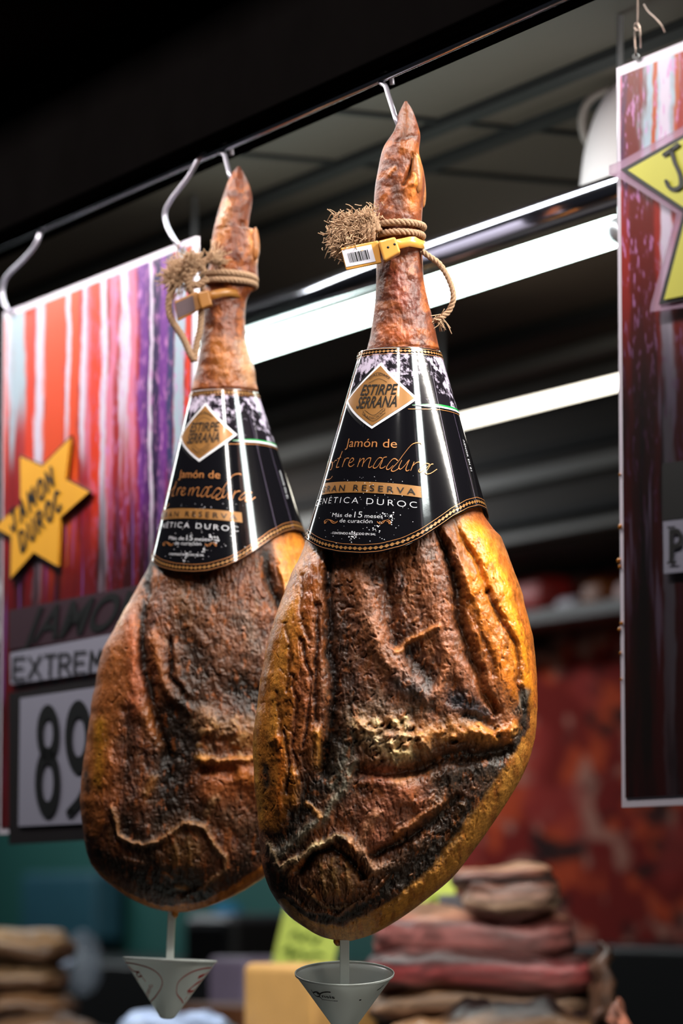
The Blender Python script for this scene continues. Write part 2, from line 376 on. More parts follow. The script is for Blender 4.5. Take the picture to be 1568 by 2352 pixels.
RS = [
 # left lobe of skin and fat
 ([(716,1262),(694,1340),(668,1420),(648,1500),(632,1600),(622,1700),(622,1800),(628,1880)], [34,44,50,52,50,48,44,36], 3, (206,128,48), .85, 'hs'),
 ([(728,1300),(718,1400),(704,1500),(700,1600),(700,1700),(690,1780)], [18,26,36,40,36,30], 5, (176,98,42), .75),
 ([(668,1400),(655,1500),(640,1600),(632,1700)], 16, 5, (226,150,62), .7, 's'),
 ([(692,1480),(712,1560),(712,1640),(700,1720)], 5, -5, (72,36,22), .8),
 ([(728,1400),(732,1480),(722,1580),(730,1660)], 6, -6, (66,34,20), .8),
 ([(676,1560),(684,1640),(676,1720),(690,1800)], 4, -4, (90,44,24), .7), ([(660,1440),(672,1520),(664,1600)], 4, -4, (110,60,28), .7), ([(700,1330),(694,1420),(708,1480)], 5, -4, (100,54,28), .7), ([(640,1600),(650,1660),(640,1740)], 5, -4, (120,66,30), .7), ([(716,1340),(712,1420)], 14, 0, (140,72,34), .7), ([(690,1560),(702,1640)], 16, 0, (140,72,34), .7),
 ([(640,1700),(650,1780),(645,1860)], 9, 5, (230,126,44), .8, 's'),
 ([(672,1780),(676,1850)], 13, 5, (222,138,50), .8, 's'),
 ([(728,1690),(734,1730),(730,1765)], 10, 6, (222,146,60), .85, 's'),
 ([(655,1690),(665,1760),(662,1830)], 4, -5, (60,30,18), .8),
 ([(700,1740),(700,1830),(690,1880)], 12, -3, (70,40,24), .7),
 ([(612,1765),(614,1812)], 11, -2, (46,42,36), .85),
 ([(592,1560),(586,1680),(590,1780),(600,1880)], 9, 0, (196,140,56), .7, 's'),
 ([(640,1420),(620,1500),(604,1600)], 6, 2, (150,120,90), .5, 's'),
 # long groove left
 ([(755,1250),(752,1340),(755,1420),(760,1500),(766,1580),(768,1640),(752,1720),(745,1780)], 13, -15, (40,24,17), .9),
 ([(778,1400),(785,1500),(800,1590),(806,1640)], 26, -5, (62,38,26), .75),
 # centre muscle
 ([(820,1310),(838,1400),(858,1470),(880,1520),(930,1565),(985,1600)], 27, 10, (156,98,66), .65),
 ([(846,1440),(862,1500),(890,1540)], 12, 3, (186,122,84), .6),
 ([(880,1320),(892,1400),(900,1490)], 15, -8, (82,48,32), .7),
 ([(905,1508),(940,1480),(1000,1454)], 8, 6, (206,126,60), .85),
 ([(935,1510),(960,1550),(985,1585)], 21, -10, (54,34,26), .85),
 ([(965,1270),(985,1380),(1008,1460),(1040,1540),(1072,1600)], 30, 8, (160,94,58), .6),
 ([(960,1240),(980,1290)], 22, 0, (104,88,80), .5),
 ([(1000,1600),(1012,1560),(1020,1500)], 9, 4, (196,120,76), .7),
 ([(1040,1618),(1085,1632),(1105,1650)], 24, -2, (54,50,56), .92),
 ([(915,1580),(960,1604)], 22, 2, (98,86,84), .8),
 ([(860,1600),(880,1640)], 16, 0, (130,100,80), .6),
 # right groove and folds
 ([(988,1210),(1012,1260),(1033,1320),(1044,1390),(1056,1460),(1080,1530),(1105,1600),(1130,1640)], [8,9,11,12,12,12,10,8], -16, (38,21,14), .9),
 ([(1005,1200),(1038,1270),(1060,1330),(1070,1380)], 11, 9, (140,80,42), .8),
 ([(1038,1205),(1066,1265),(1096,1322),(1110,1370)], 7, -10, (52,26,14), .8),
 ([(1076,1340),(1086,1400),(1106,1470),(1140,1530),(1168,1590)], [22,26,30,34,32], 9, (212,120,42), .9, 's'),
 ([(1085,1430),(1110,1500),(1130,1560)], 9, -4, (110,56,28), .6),
 ([(1100,1560),(1120,1620),(1150,1650)], 20, 0, (150,86,40), .6),
 ([(1078,1205),(1112,1290),(1146,1370),(1176,1450),(1200,1540),(1208,1620)], [34,38,40,36,30,24], 12, (240,146,38), .95, 's'),
 ([(1112,1372),(1144,1440),(1174,1490),(1186,1530),(1182,1580),(1196,1630)], 7, -11, (96,44,18), .75),
 ([(1152,1290),(1190,1400),(1216,1500),(1224,1600),(1226,1680)], 10, 1, (186,96,40), .6, 's'),
 ([(1178,1380),(1200,1460),(1210,1540)], 4, -4, (130,66,26), .5),
 ([(1080,1180),(1130,1210)], 26, 0, (150,78,44), .8, 's'),
 # dark corner right
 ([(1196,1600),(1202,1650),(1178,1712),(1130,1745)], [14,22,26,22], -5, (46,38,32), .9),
 ([(1180,1640),(1200,1600)], 8, 3, (110,100,90), .7),
 # fat ledge
 ([(800,1650),(850,1640),(910,1650),(960,1640)], 22, 2, (122,92,68), .6),
 ([(820,1680),(870,1716),(920,1732),(958,1712)], [22,30,30,24], 9, (206,166,116), .9),
 ([(930,1690),(1000,1690),(1050,1680),(1110,1700)], 22, 5, (178,116,56), .8),
 ([(898,1742),(936,1744)], 9, 4, (244,206,142), .9),
 ([(846,1712),(880,1700)], 12, 3, (226,190,150), .8),
 ([(1080,1690),(1108,1692),(1130,1706)], 12, 8, (226,142,58), .9, 's'),
 ([(1140,1690),(1170,1672),(1160,1700)], 12, 7, (216,122,44), .9, 's'),
 ([(1060,1650),(1120,1672)], 10, -8, (36,26,20), .8),
 ([(820,1775),(880,1784),(940,1778),(1020,1748),(1100,1738),(1165,1728)], [16,14,16,18,18,14], -16, (36,23,15), .9),
 ([(960,1760),(1010,1800),(1060,1780)], 20, 0, (86,54,30), .7),
 # lower left, dark crust and the grey tendon
 ([(775,1700),(742,1790),(700,1860),(655,1925)], 34, -6, (48,35,25), .9),
 ([(806,1700),(786,1760),(764,1810)], 16, 3, (92,86,72), .8),
 ([(815,1760),(780,1830),(745,1880),(700,1915),(645,1962)], 10, 6, (128,122,104), .75),
 ([(735,1880),(715,1860),(706,1850)], 5, 4, (216,150,80), .8),
 ([(640,1955),(690,1930)], 18, 2, (88,78,66), .7),
 ([(622,1940),(640,1995),(682,1978),(730,1946),(772,1926),(800,1936)], 7, 9, (164,136,100), .9),
 ([(716,1952),(740,1936)], 6, 4, (216,190,140), .8),
 # central lower bulge
 ([(870,1790),(905,1830),(880,1880),(850,1930)], [36,52,50,36], 10, (150,84,56), .85),
 ([(930,1830),(962,1856)], 24, 3, (158,84,44), .7),
 ([(905,1800),(940,1795)], 12, 3, (190,130,84), .6),
 ([(860,1870),(826,1930)], 10, 3, (190,130,92), .6),
 ([(800,1936),(828,1962),(858,2000),(884,1992)], 12, 9, (176,126,92), .85),
 ([(802,1942),(812,1956)], 5, 4, (224,140,70), .8),
 ([(1045,1838),(985,1898),(925,1932),(862,1962)], 11, -10, (42,26,17), .9),
 ([(1012,1850),(960,1886),(905,1916)], 7, 6, (172,104,54), .8),
 ([(980,1920),(930,1960),(900,1990)], 14, 3, (110,70,44), .7),
 ([(1058,1856),(1032,1908),(1010,1942)], 8, 5, (190,128,60), .8, 's'),
 ([(1000,1860),(1040,1790),(1090,1770)], 24, 0, (92,60,34), .6),
 # rounded bone end
 ([(775,2012)], 58, 12, (110,74,38), .85),
 ([(735,1990),(748,2050)], 5, 2, (160,116,62), .6), ([(765,1975),(775,2050)], 5, 2, (170,126,70), .6), ([(795,1985),(806,2045)], 5, 2, (160,112,60), .6),
 ([(690,2002),(720,1966),(760,1950),(800,1974),(832,2012)], 8, -12, (24,15,10), .9),
 ([(652,2010),(682,1996)], 6, 3, (150,100,56), .7),
 ([(640,2020),(668,2070),(730,2104),(800,2098),(862,2062),(905,2010)], [22,26,28,28,26,24], -3, (36,26,17), .9),
 ([(652,2052),(700,2088),(770,2102),(832,2072),(888,2012)], 5, 6, (124,80,52), .8),
 ([(694,2040),(742,2084),(806,2082)], 4, 4, (120,88,52), .7),
 ([(712,2046),(722,2060)], 4, 4, (196,140,72), .8),
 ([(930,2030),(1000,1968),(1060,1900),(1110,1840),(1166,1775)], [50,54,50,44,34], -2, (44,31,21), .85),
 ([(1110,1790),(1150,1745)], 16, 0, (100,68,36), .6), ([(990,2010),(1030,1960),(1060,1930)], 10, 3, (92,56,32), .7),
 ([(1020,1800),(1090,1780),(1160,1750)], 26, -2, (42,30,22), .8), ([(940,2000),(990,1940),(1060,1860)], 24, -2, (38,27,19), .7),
 ([(880,2090),(930,2060),(960,2030)], 8, 3, (96,60,34), .6),
 # smooth rim of yellow fat
 ([(1226,1690),(1206,1772),(1166,1846),(1122,1908),(1075,1965),(1015,2028),(935,2090),(862,2130),(790,2152),(730,2142),(680,2112),(648,2074)],
  [20,46,56,58,54,48,40,34,27,21,16,11], -1, (200,136,60), 1.0, 'hs'),
 ([(1226,1640),(1228,1700),(1212,1760)], [10,16,20], 0, (198,122,48), .9, 'hs'),
 # trotter
 ([(912,440),(925,480)], 16, -2, (70,40,30), .7), ([(950,362),(942,400),(930,430)], 5, -9, (70,38,24), .8),
 ([(958,366),(956,400),(952,430)], 9, 7, (206,130,60), .9), ([(930,300),(925,330)], 14, 2, (120,70,40), .6),
 ([(890,410),(905,395)], 5, 3, (190,110,50), .6), ([(948,425),(945,480)], 16, 3, (196,108,40), .7),
 ([(925,345),(945,355)], 9, 4, (150,84,36), .7), ([(912,330),(950,318)], 6, -3, (80,42,28), .7), ([(930,250),(936,285)], 9, 0, (126,78,50), .7),
 ([(905,640),(925,700)], 20, 3, (140,64,50), .5), ([(950,660),(955,740)], 16, -2, (80,34,30), .6), ([(890,770),(930,780)], 20, 2, (176,84,36), .6),
]
_r = random.Random(12)
for _ in range(75):
    _x = _r.gauss(885, 42); _y = 1690 + _r.gauss(0, 26) + (_x - 885) * -.05; _s = _r.uniform(3.5, 8)
    RS.append(([(_x, _y), (_x + _r.uniform(-9, 9), _y + _r.uniform(-5, 5))], _s, _r.uniform(1.5, 4.5), _r.choice([(214,170,120), (236,204,150), (170,120,78), (150,112,90)]), .7))
    if _r.random() < .5: RS.append(([(_x + 8, _y + 7), (_x + 13, _y + 3)], 3.2, -4, (56,38,28), .8))
for _ in range(40):
    _x = _r.uniform(960, 1180); _y = 1706 - (_x - 960) * .10 + _r.gauss(0, 12); _s = _r.uniform(4, 9)
    RS.append(([(_x, _y), (_x + _r.uniform(-10, 10), _y + _r.uniform(-5, 5))], _s, _r.uniform(1, 4), _r.choice([(200,128,58), (178,108,46), (214,146,74)]), .6))
    if _r.random() < .4: RS.append(([(_x, _y + 10), (_x + 6, _y + 8)], 4, -4, (50,32,22), .8))
for _ in range(34):
    _x = _r.gauss(520, 38); _y = _r.gauss(1700, 22); RS_L = ([(_x, _y), (_x + _r.uniform(-9, 9), _y + _r.uniform(-5, 5))], _r.uniform(4, 8), _r.uniform(1, 4), _r.choice([(170,128,90), (190,140,84), (120,84,60)]), .6); LSX = globals().setdefault('LSX', []); LSX.append(RS_L)
# flakes and little tears scattered over the dry cut face
for _ in range(60):
    _x = _r.uniform(770, 1040); _y = _r.uniform(1320, 1640); _a = _r.uniform(0, 3.14); _l = _r.uniform(5, 16)
    RS.append(([(_x, _y), (_x + _l * math.cos(_a), _y + _l * math.sin(_a))], _r.uniform(1.6, 3), _r.choice([-1, 1]) * _r.uniform(1.5, 3), _r.choice([(190,118,70), (56,34,26), (150,96,70)]), .6))
for _ in range(70):
    _x = _r.uniform(640, 1080); _y = _r.uniform(1760, 2080); _a = _r.gauss(-.6, .6); _l = _r.uniform(6, 22)
    if _x > 1080 - (_y - 1850) * .9: continue
    RS.append(([(_x, _y), (_x + _l * math.cos(_a), _y + _l * math.sin(_a))], _r.uniform(1.8, 3.4), _r.choice([-1, 1]) * _r.uniform(1.5, 3), _r.choice([(150,96,56), (34,24,18), (120,84,60)]), .6))
RL = [(928,234),(915,262),(905,300),(880,340),(868,390),(860,440),(859,490),(863,530),(864,600),(862,680),(852,760),(843,800),(800,960),(760,1090),(712,1215),(702,1240),(693,1268),(660,1340),(632,1420),(607,1510),(592,1600),(581,1700),(582,1780),(589,1850),(596,1930),(606,2000),(624,2052),(652,2092),(690,2124),(735,2150),(772,2160),(790,2163)]
RR_ = [(936,236),(948,255),(960,290),(965,315),(962,350),(969,380),(976,420),(971,470),(968,520),(970,580),(973,640),(985,700),(998,750),(1008,800),(1040,930),(1080,1050),(1118,1160),(1136,1200),(1155,1245),(1180,1310),(1205,1390),(1224,1470),(1232,1560),(1232,1650),(1222,1720),(1200,1780),(1162,1845),(1122,1905),(1090,1950),(1040,2014),(980,2065),(920,2109),(860,2144),(815,2159),(793,2163)]
DR = 3.90
rcone = lambda y: 90 + .293 * (y - 800)
ham_r, MR = make_ham('cured_ham', 'larger cured ham in front, hanging from the rail over the white cup with black print', DR, RL, RR_,
    [(234,.004),(270,.012),(340,.022),(450,.026),(600,.024),(800,.036),(950,.046),(1150,.068),(1300,.082),(1600,.092),(1850,.088),(2050,.075),(2163,.06)],
    [(234,.004),(270,.012),(340,.022),(450,.026),(600,.024),(800,.036),(950,.046),(1150,.066),(1300,.075),(1700,.075),(2163,.055)],
    RS, 860, ham_mat, 11, cone=(805, 1228, rcone, lambda y: 918 + 0 * y))

LS = [
 ([(332,1330),(298,1420),(280,1500),(262,1600),(235,1700),(218,1820),(222,1900)], [34,44,46,46,42,36,26], 4, (168,96,44), .85, 'h'),
 ([(312,1430),(318,1530),(322,1640)], 20, 5, (196,104,62), .65), ([(290,1380),(278,1430)], 14, 4, (230,170,110), .5, 's'),
 ([(238,1670),(242,1740),(242,1800)], 17, 3, (180,122,34), .8, 's'), ([(300,1640),(305,1740),(290,1800)], 16, -4, (66,38,24), .7),
 ([(262,1740),(262,1860)], 20, 2, (168,92,44), .6), ([(205,1780),(208,1820)], 9, 0, (44,40,34), .7),
 ([(346,1300),(336,1400),(336,1500),(352,1600),(372,1680),(392,1740)], 13, -14, (40,24,16), .9),
 ([(362,1480),(376,1560),(402,1612),(442,1640)], 12, 8, (166,96,46), .85),
 ([(408,1500),(416,1570),(440,1600)], 9, 5, (150,88,46), .7), ([(396,1480),(402,1560),(430,1600)], 6, -8, (34,22,16), .8),
 ([(350,1640),(360,1690),(372,1720)], 14, 4, (176,104,50), .7, 's'),
 ([(400,1650),(400,1760),(398,1840),(375,1890)], [34,50,46,30], -8, (34,24,18), .92),
 ([(430,1640),(440,1760),(450,1860)], 60, -2, (36,25,18), .85), ([(300,1900),(360,1990),(470,2040)], 46, 0, (34,24,16), .8), ([(440,1400),(450,1500),(460,1600)], 50, 0, (58,38,26), .7), ([(560,1560),(590,1640)], 44, 0, (50,34,24), .75),  # broad dark strokes paint the rear ham's weaker light into its colour
 ([(470,1340),(490,1440),(510,1540)], 40, 4, (112,72,50), .7), ([(560,1430),(590,1500)], 24, 2, (128,104,90), .6),
 ([(420,1330),(430,1430)], 30, 2, (112,70,36), .6), ([(470,1320),(500,1390)], 24, -4, (52,34,24), .7),
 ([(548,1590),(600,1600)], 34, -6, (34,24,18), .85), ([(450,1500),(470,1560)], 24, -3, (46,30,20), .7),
 ([(612,1285),(620,1350),(645,1400),(668,1440)], 11, -14, (36,22,14), .9), ([(662,1245),(678,1320),(694,1390)], 38, 10, (222,132,46), .95, 'hs'),
 ([(480,1660),(540,1690),(590,1680)], 26, 7, (146,106,74), .8), ([(468,1746),(510,1757),(590,1745)], 9, 8, (214,144,64), .9),
 ([(545,1702),(600,1712)], 17, 5, (190,132,74), .8), ([(470,1775),(540,1780)], 10, -8, (36,24,16), .8),
 ([(505,1810),(560,1790),(605,1800)], 44, 9, (168,92,44), .85), ([(560,1790),(590,1800)], 18, 3, (200,116,52), .7, 's'),
 ([(520,1880),(580,1900)], 26, 2, (100,68,46), .7),
 ([(265,1860),(285,1925),(330,1946),(380,1932),(430,1895),(470,1900),(502,1950),(522,1972),(516,2002),(470,2040),(420,2066)], 6, 8, (168,120,78), .85),
 ([(480,1870),(500,1840)], 9, 4, (150,112,74), .7), ([(345,1830),(362,1790)], 9, 4, (150,98,44), .7),
 ([(430,1950)], 54, 8, (104,70,34), .85), ([(440,1930),(446,1990)], 5, 2, (140,96,48), .6), ([(410,1940),(414,1990)], 5, 2, (140,96,48), .6),
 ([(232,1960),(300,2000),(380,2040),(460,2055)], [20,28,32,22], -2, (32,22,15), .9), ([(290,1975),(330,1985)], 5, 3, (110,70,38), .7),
 ([(380,2010),(400,2018)], 5, 3, (170,104,48), .8), ([(410,2036),(430,2040)], 6, 3, (180,124,60), .8),
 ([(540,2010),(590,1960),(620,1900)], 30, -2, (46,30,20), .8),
 ([(205,1970),(225,2006),(262,2036),(300,2062),(350,2084),(400,2094),(450,2088),(510,2068),(570,2038),(625,1998),(690,1925)], [4,7,8,9,11,12,14,17,20,22,24], 0, (206,122,50), 1.0, 'hs'),
 ([(522,470),(505,560)], 12, 2, (206,140,90), .5, 's'), ([(560,520),(575,545)], 8, -6, (90,50,34), .7), ([(580,540),(582,600)], 9, 5, (206,130,70), .8),
 ([(500,800),(520,860)], 26, 2, (170,100,36), .6), ([(560,800),(575,880)], 18, 3, (200,150,110), .6, 's'),
]
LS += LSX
LL = [(544,384),(530,402),(515,440),(500,490),(488,540),(484,590),(474,640),(468,700),(465,760),(455,830),(441,890),(410,1020),(380,1150),(352,1260),(343,1296),(325,1330),(298,1380),(266,1440),(236,1500),(216,1590),(204,1680),(193,1740),(186,1820),(190,1900),(200,1958),(222,2002),(260,2036),(300,2064),(350,2086),(395,2095),(405,2096)]
LR = [(552,386),(561,400),(573,428),(579,460),(572,505),(572,528),(590,530),(595,560),(591,610),(590,650),(566,690),(563,760),(570,800),(585,850),(592,895),(630,1010),(668,1130),(697,1218),(715,1270),(738,1330),(765,1430),(777,1550),(768,1700),(740,1820),(690,1920),(640,1988),(575,2036),(510,2070),(450,2090),(412,2096)]
DL = 4.28
lcone = lambda y: 74 + .289 * (y - 893)
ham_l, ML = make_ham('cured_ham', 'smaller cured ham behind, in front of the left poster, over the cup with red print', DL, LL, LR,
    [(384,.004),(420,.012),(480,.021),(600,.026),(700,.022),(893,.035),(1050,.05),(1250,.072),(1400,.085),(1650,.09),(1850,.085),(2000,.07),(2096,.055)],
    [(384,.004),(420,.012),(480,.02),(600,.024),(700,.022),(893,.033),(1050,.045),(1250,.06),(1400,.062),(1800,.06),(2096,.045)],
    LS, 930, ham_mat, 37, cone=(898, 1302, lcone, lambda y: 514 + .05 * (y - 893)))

def pxtube(name, pts, r, m, d, parent=None, seg=12, k=10, **kw):
    v, f = tube_geo(catmull([P(x, y, d - (q[0] if q else 0)) for x, y, *q in pts], k), r, seg)
    return link(name, v, f, m, parent, **kw)
# dew claws at the back of the trotters and the hanging drop of melted fat
claw = mat('hoof_horn', (150, 92, 48), .4, bump=.001, bscale=200, var=.3)
def blob(name, c, rx, ry, rz, m, parent, tilt=0.0, taper=.5, label=None):
    V = []; Fc = []; n = 20; k = 16
    for i in range(n + 1):
        a = math.pi * i / n
        for j in range(k):
            b = 2 * math.pi * j / k; t = math.sin(a) * (1 - taper * (math.cos(a) * .5 + .5))
            p = Vector((rx * t * math.cos(b), ry * t * math.sin(b), rz * math.cos(a)))
            p.rotate(Matrix.Rotation(tilt, 3, 'Y')); V.append(Vector(c) + p)
    for i in range(n):
        for j in range(k): Fc.append((i * k + j, (i + 1) * k + j, (i + 1) * k + (j + 1) % k, i * k + (j + 1) % k))
    o = link(name, V, Fc, m, parent)
    if label: o['label'] = label
    return o
blob('dew_claw', P(956, 400, DR - .018), .007, .008, .020, claw, ham_r, -.05, .35)
blob('dew_claw', P(968, 425, DR + .004), .005, .008, .024, claw, ham_r, -.05, .35)
blob('dew_claw', P(586, 560, DL - .014), .006, .008, .019, claw, ham_l, .0, .35)
fatm = mat('melted_fat', (190, 120, 40), .12, coat=.5)
blob('fat_drop', P(776, 2163, DR - .004), .0055, .0055, -.0045, fatm, ham_r, 0, .3)
blob('fat_drop', P(402, 2099, DL - .003), .0045, .0045, -.005, fatm, ham_l, 0, .3)
# ------------------------------------------------------------------ printed cone collars
SHEET = attr_mat('glossy_black_card', rough=.09, bumps=((.00005, 60),), coat=.6, coatr=.04, spec=.7)
GOLD = mat('printed_gold', (152, 104, 52), .34, metal=.2, coat=.4)
COPPER = mat('printed_copper', (196, 126, 70), .3, metal=.3, coat=.4)
INKW = mat('printed_white', (228, 226, 232), .3, coat=.5)
INKB = mat('printed_black', (14, 13, 16), .3, coat=.5)
INKG = mat('printed_green', (20, 140, 62), .3, coat=.5)
INKD = mat('printed_dark_brown', (20, 14, 10), .6, coat=0, spec=.2)

def text_geo(s, bold=0.0, space=1.0):
    cu = bpy.data.curves.new('t', 'FONT'); cu.body = s; cu.size = 1; cu.offset = bold; cu.space_character = space; cu.resolution_u = 5
    ob = bpy.data.objects.new('t', cu); COL.objects.link(ob)
    dg = bpy.context.evaluated_depsgraph_get(); me = bpy.data.meshes.new_from_object(ob.evaluated_get(dg))
    bm = bmesh.new(); bm.from_mesh(me)
    bmesh.ops.triangulate(bm, faces=bm.faces[:])
    w = max(v.co.x for v in bm.verts) - min(v.co.x for v in bm.verts)
    for _ in range(3):
        lim = .12
        ed = [e for e in bm.edges if e.calc_length() > lim]
        if not ed: break
        bmesh.ops.subdivide_edges(bm, edges=ed, cuts=1); bmesh.ops.triangulate(bm, faces=bm.faces[:])
    V = np.array([tuple(v.co)[:2] for v in bm.verts]); Fc = [tuple(v.index for v in f.verts) for f in bm.faces]
    bm.free(); bpy.data.objects.remove(ob); bpy.data.curves.remove(cu); bpy.data.meshes.remove(me)
    return V, Fc
_tc = {}
def text_norm(s, bold=0.0, space=1.0, capref=.69):
    k = (s, bold, space)
    if k not in _tc:
        V, Fc = text_geo(s, bold, space); V = V.copy()
        V[:, 0] = (V[:, 0] - V[:, 0].min()) / (V[:, 0].max() - V[:, 0].min()); V[:, 1] = V[:, 1] / capref
        _tc[k] = (V, Fc)
    return _tc[k]

def ribbon(pts, w, k=6, nib=None, cap=True):
    """flat ribbon along 2D points; nib=(min,max,angle) for a broad pen; returns 2D verts and faces"""
    c = catmull(pts, k) if len(pts) > 2 else catmull(pts, 4); c = np.array(c); n = len(c)
    V = []; Fc = []
    for i in range(n):
        t = c[min(i + 1, n - 1)] - c[max(i - 1, 0)]; t = t / (np.hypot(*t) + 1e-9); nn = np.array([-t[1], t[0]])
        ww = w
        if nib: ww = nib[0] + (nib[1] - nib[0]) * abs(math.sin(math.atan2(t[1], t[0]) + nib[2]))
        V += [tuple(c[i] + nn * ww / 2), tuple(c[i] - nn * ww / 2)]
        if i: Fc.append((2 * i - 2, 2 * i - 1, 2 * i + 1, 2 * i))
    if cap and not nib:
        for q, sg in ((0, -1), (n - 1, 1)):
            o = len(V); V.append(tuple(c[q]))
            for a in range(13): V.append((c[q][0] + w / 2 * math.cos(a * math.pi / 6), c[q][1] + w / 2 * math.sin(a * math.pi / 6)))
            for a in range(12): Fc.append((o, o + 1 + a, o + 2 + a))
    return V, Fc

EXT = [[(330,398),(352,386),(357,420),(346,462),(330,474)],[(404,366),(388,370),(370,394)],
 [(464,268),(452,300),(420,380),(404,425),(402,446),(428,440)],[(412,352),(450,332)],
 [(461,441),(474,400),(492,348)],[(474,398),(500,352),(520,343),(533,346)],
 [(534,398),(566,384),(584,358),(570,343),(548,362),(530,408),(540,434),(564,432),(590,410)],
 [(622,440),(636,400),(654,345)],[(634,400),(670,356),(690,348),(692,364),(672,438)],[(684,402),(726,352),(756,340),(764,352),(744,416),(742,444),(760,444),(780,428)],
 [(886,346),(858,338),(828,364),(798,414),(790,444),(808,454),(840,430),(884,360)],[(934,330),(898,342),(880,390),(862,432),(868,454),(896,448),(920,430)],
 [(1048,372),(1022,350),(992,358),(958,398),(932,440),(934,466),(960,462),(1000,424)],
 [(1302,192),(1288,176),(1240,178),(1190,204),(1120,290),(1048,390),(992,452),(982,480),(1006,488),(1046,466),(1066,444)],
 [(1092,366),(1076,400),(1060,440),(1068,464),(1092,456),(1130,416),(1160,372)],[(1172,362),(1150,416),(1134,462),(1144,484),(1172,472)],
 [(1184,482),(1202,436),(1222,384)],[(1196,442),(1236,400),(1270,386),(1282,394)],
 [(1388,412),(1352,402),(1312,428),(1276,466),(1270,488),(1288,496),(1330,470),(1384,420)],[(1426,408),(1400,414),(1366,464),(1342,500),(1358,516),(1400,508),(1466,464)],
 [(356,540),(344,560),(314,578),(282,578)]]
EXT = [[(690 + x / 4.752, 980 + y / 4.752) for x, y in s] for s in EXT]
def c5(x, y): return (690 + x / 4.752, 980 + y / 4.752)
def c3(x, y): return (680 + x / 3.267, 780 + y / 3.267)

class Cone:
    def __init__(s, cx, r, ytop, d0, a0, sc):
        s.cx, s.r, s.ytop, s.d0, s.a0, s.sc = cx, r, ytop, d0, a0, sc; s.mpp = d0 / 8844.0
    def obs(s, x, y):            # seen point -> angle, ring height
        y0 = y; a = 0
        for _ in range(6):
            q = max(-1, min(1, (x - s.cx(y0)) / s.r(y0))); a = math.asin(q)
            y0 = y + (2060 - y) * s.r(y0) * math.cos(a) * s.mpp / s.d0
        return a, y0
    def pt(s, a, y0, off=0.0):
        r = s.r(y0) * s.mpp + off; c = P(s.cx(y0), y0, s.d0)
        return Vector((c.x + r * math.sin(a), s.d0 - r * math.cos(a), c.z))
C1 = Cone(lambda y: 918.0, rcone, 800.0, DR, 0, 1.0)
_ytop1 = C1.obs(895, 797)[1]
C1.ytop = _ytop1; C1.a0 = math.radians(-28)
C2 = Cone(lambda y: 514 + .05 * (y - 893), lcone, 893.0, DL, math.radians(-31), .887)
C2.ytop = C2.obs(514, 893)[1]
def gl(x, y):                    # seen point on the front collar -> label coordinates
    a, y0 = C1.obs(x, y); return (a - C1.a0, y0 - C1.ytop)
def place(C, da, v, off): return C.pt(C.a0 + da, C.ytop + v * C.sc, off)

EDGE_OBS = [(703,1236),(708,1243),(718,1250),(740,1261),(780,1270),(830,1273),(870,1270),(920,1257),(960,1238),(1000,1212),(1035,1187),(1070,1169),(1095,1163),(1115,1171),(1128,1190)]
_e = [C1.obs(*p) for p in EDGE_OBS]; _e = sorted(_e)
_ea = [e[0] for e in _e]; _ev = [e[1] - C1.ytop for e in _e]
_ea = _ea + [math.pi * .62, math.pi, math.pi * 1.35]; _ev = _ev + [_ev[-1] + 10, _ev[-1] + 14, _ev[0]]
_ea.append(_ea[0] + 2 * math.pi); _ev.append(_ev[0])
_es = np.array(_ea); _evs = np.array(_ev)
def edge_v(da):
    a = da + C1.a0
    a = (a - _es[0]) % (2 * math.pi) + _es[0]
    w = np.interp([a - .05, a - .025, a, a + .025, a + .05], _es, _evs)
    return float(w @ np.array([.1, .2, .4, .2, .1]))

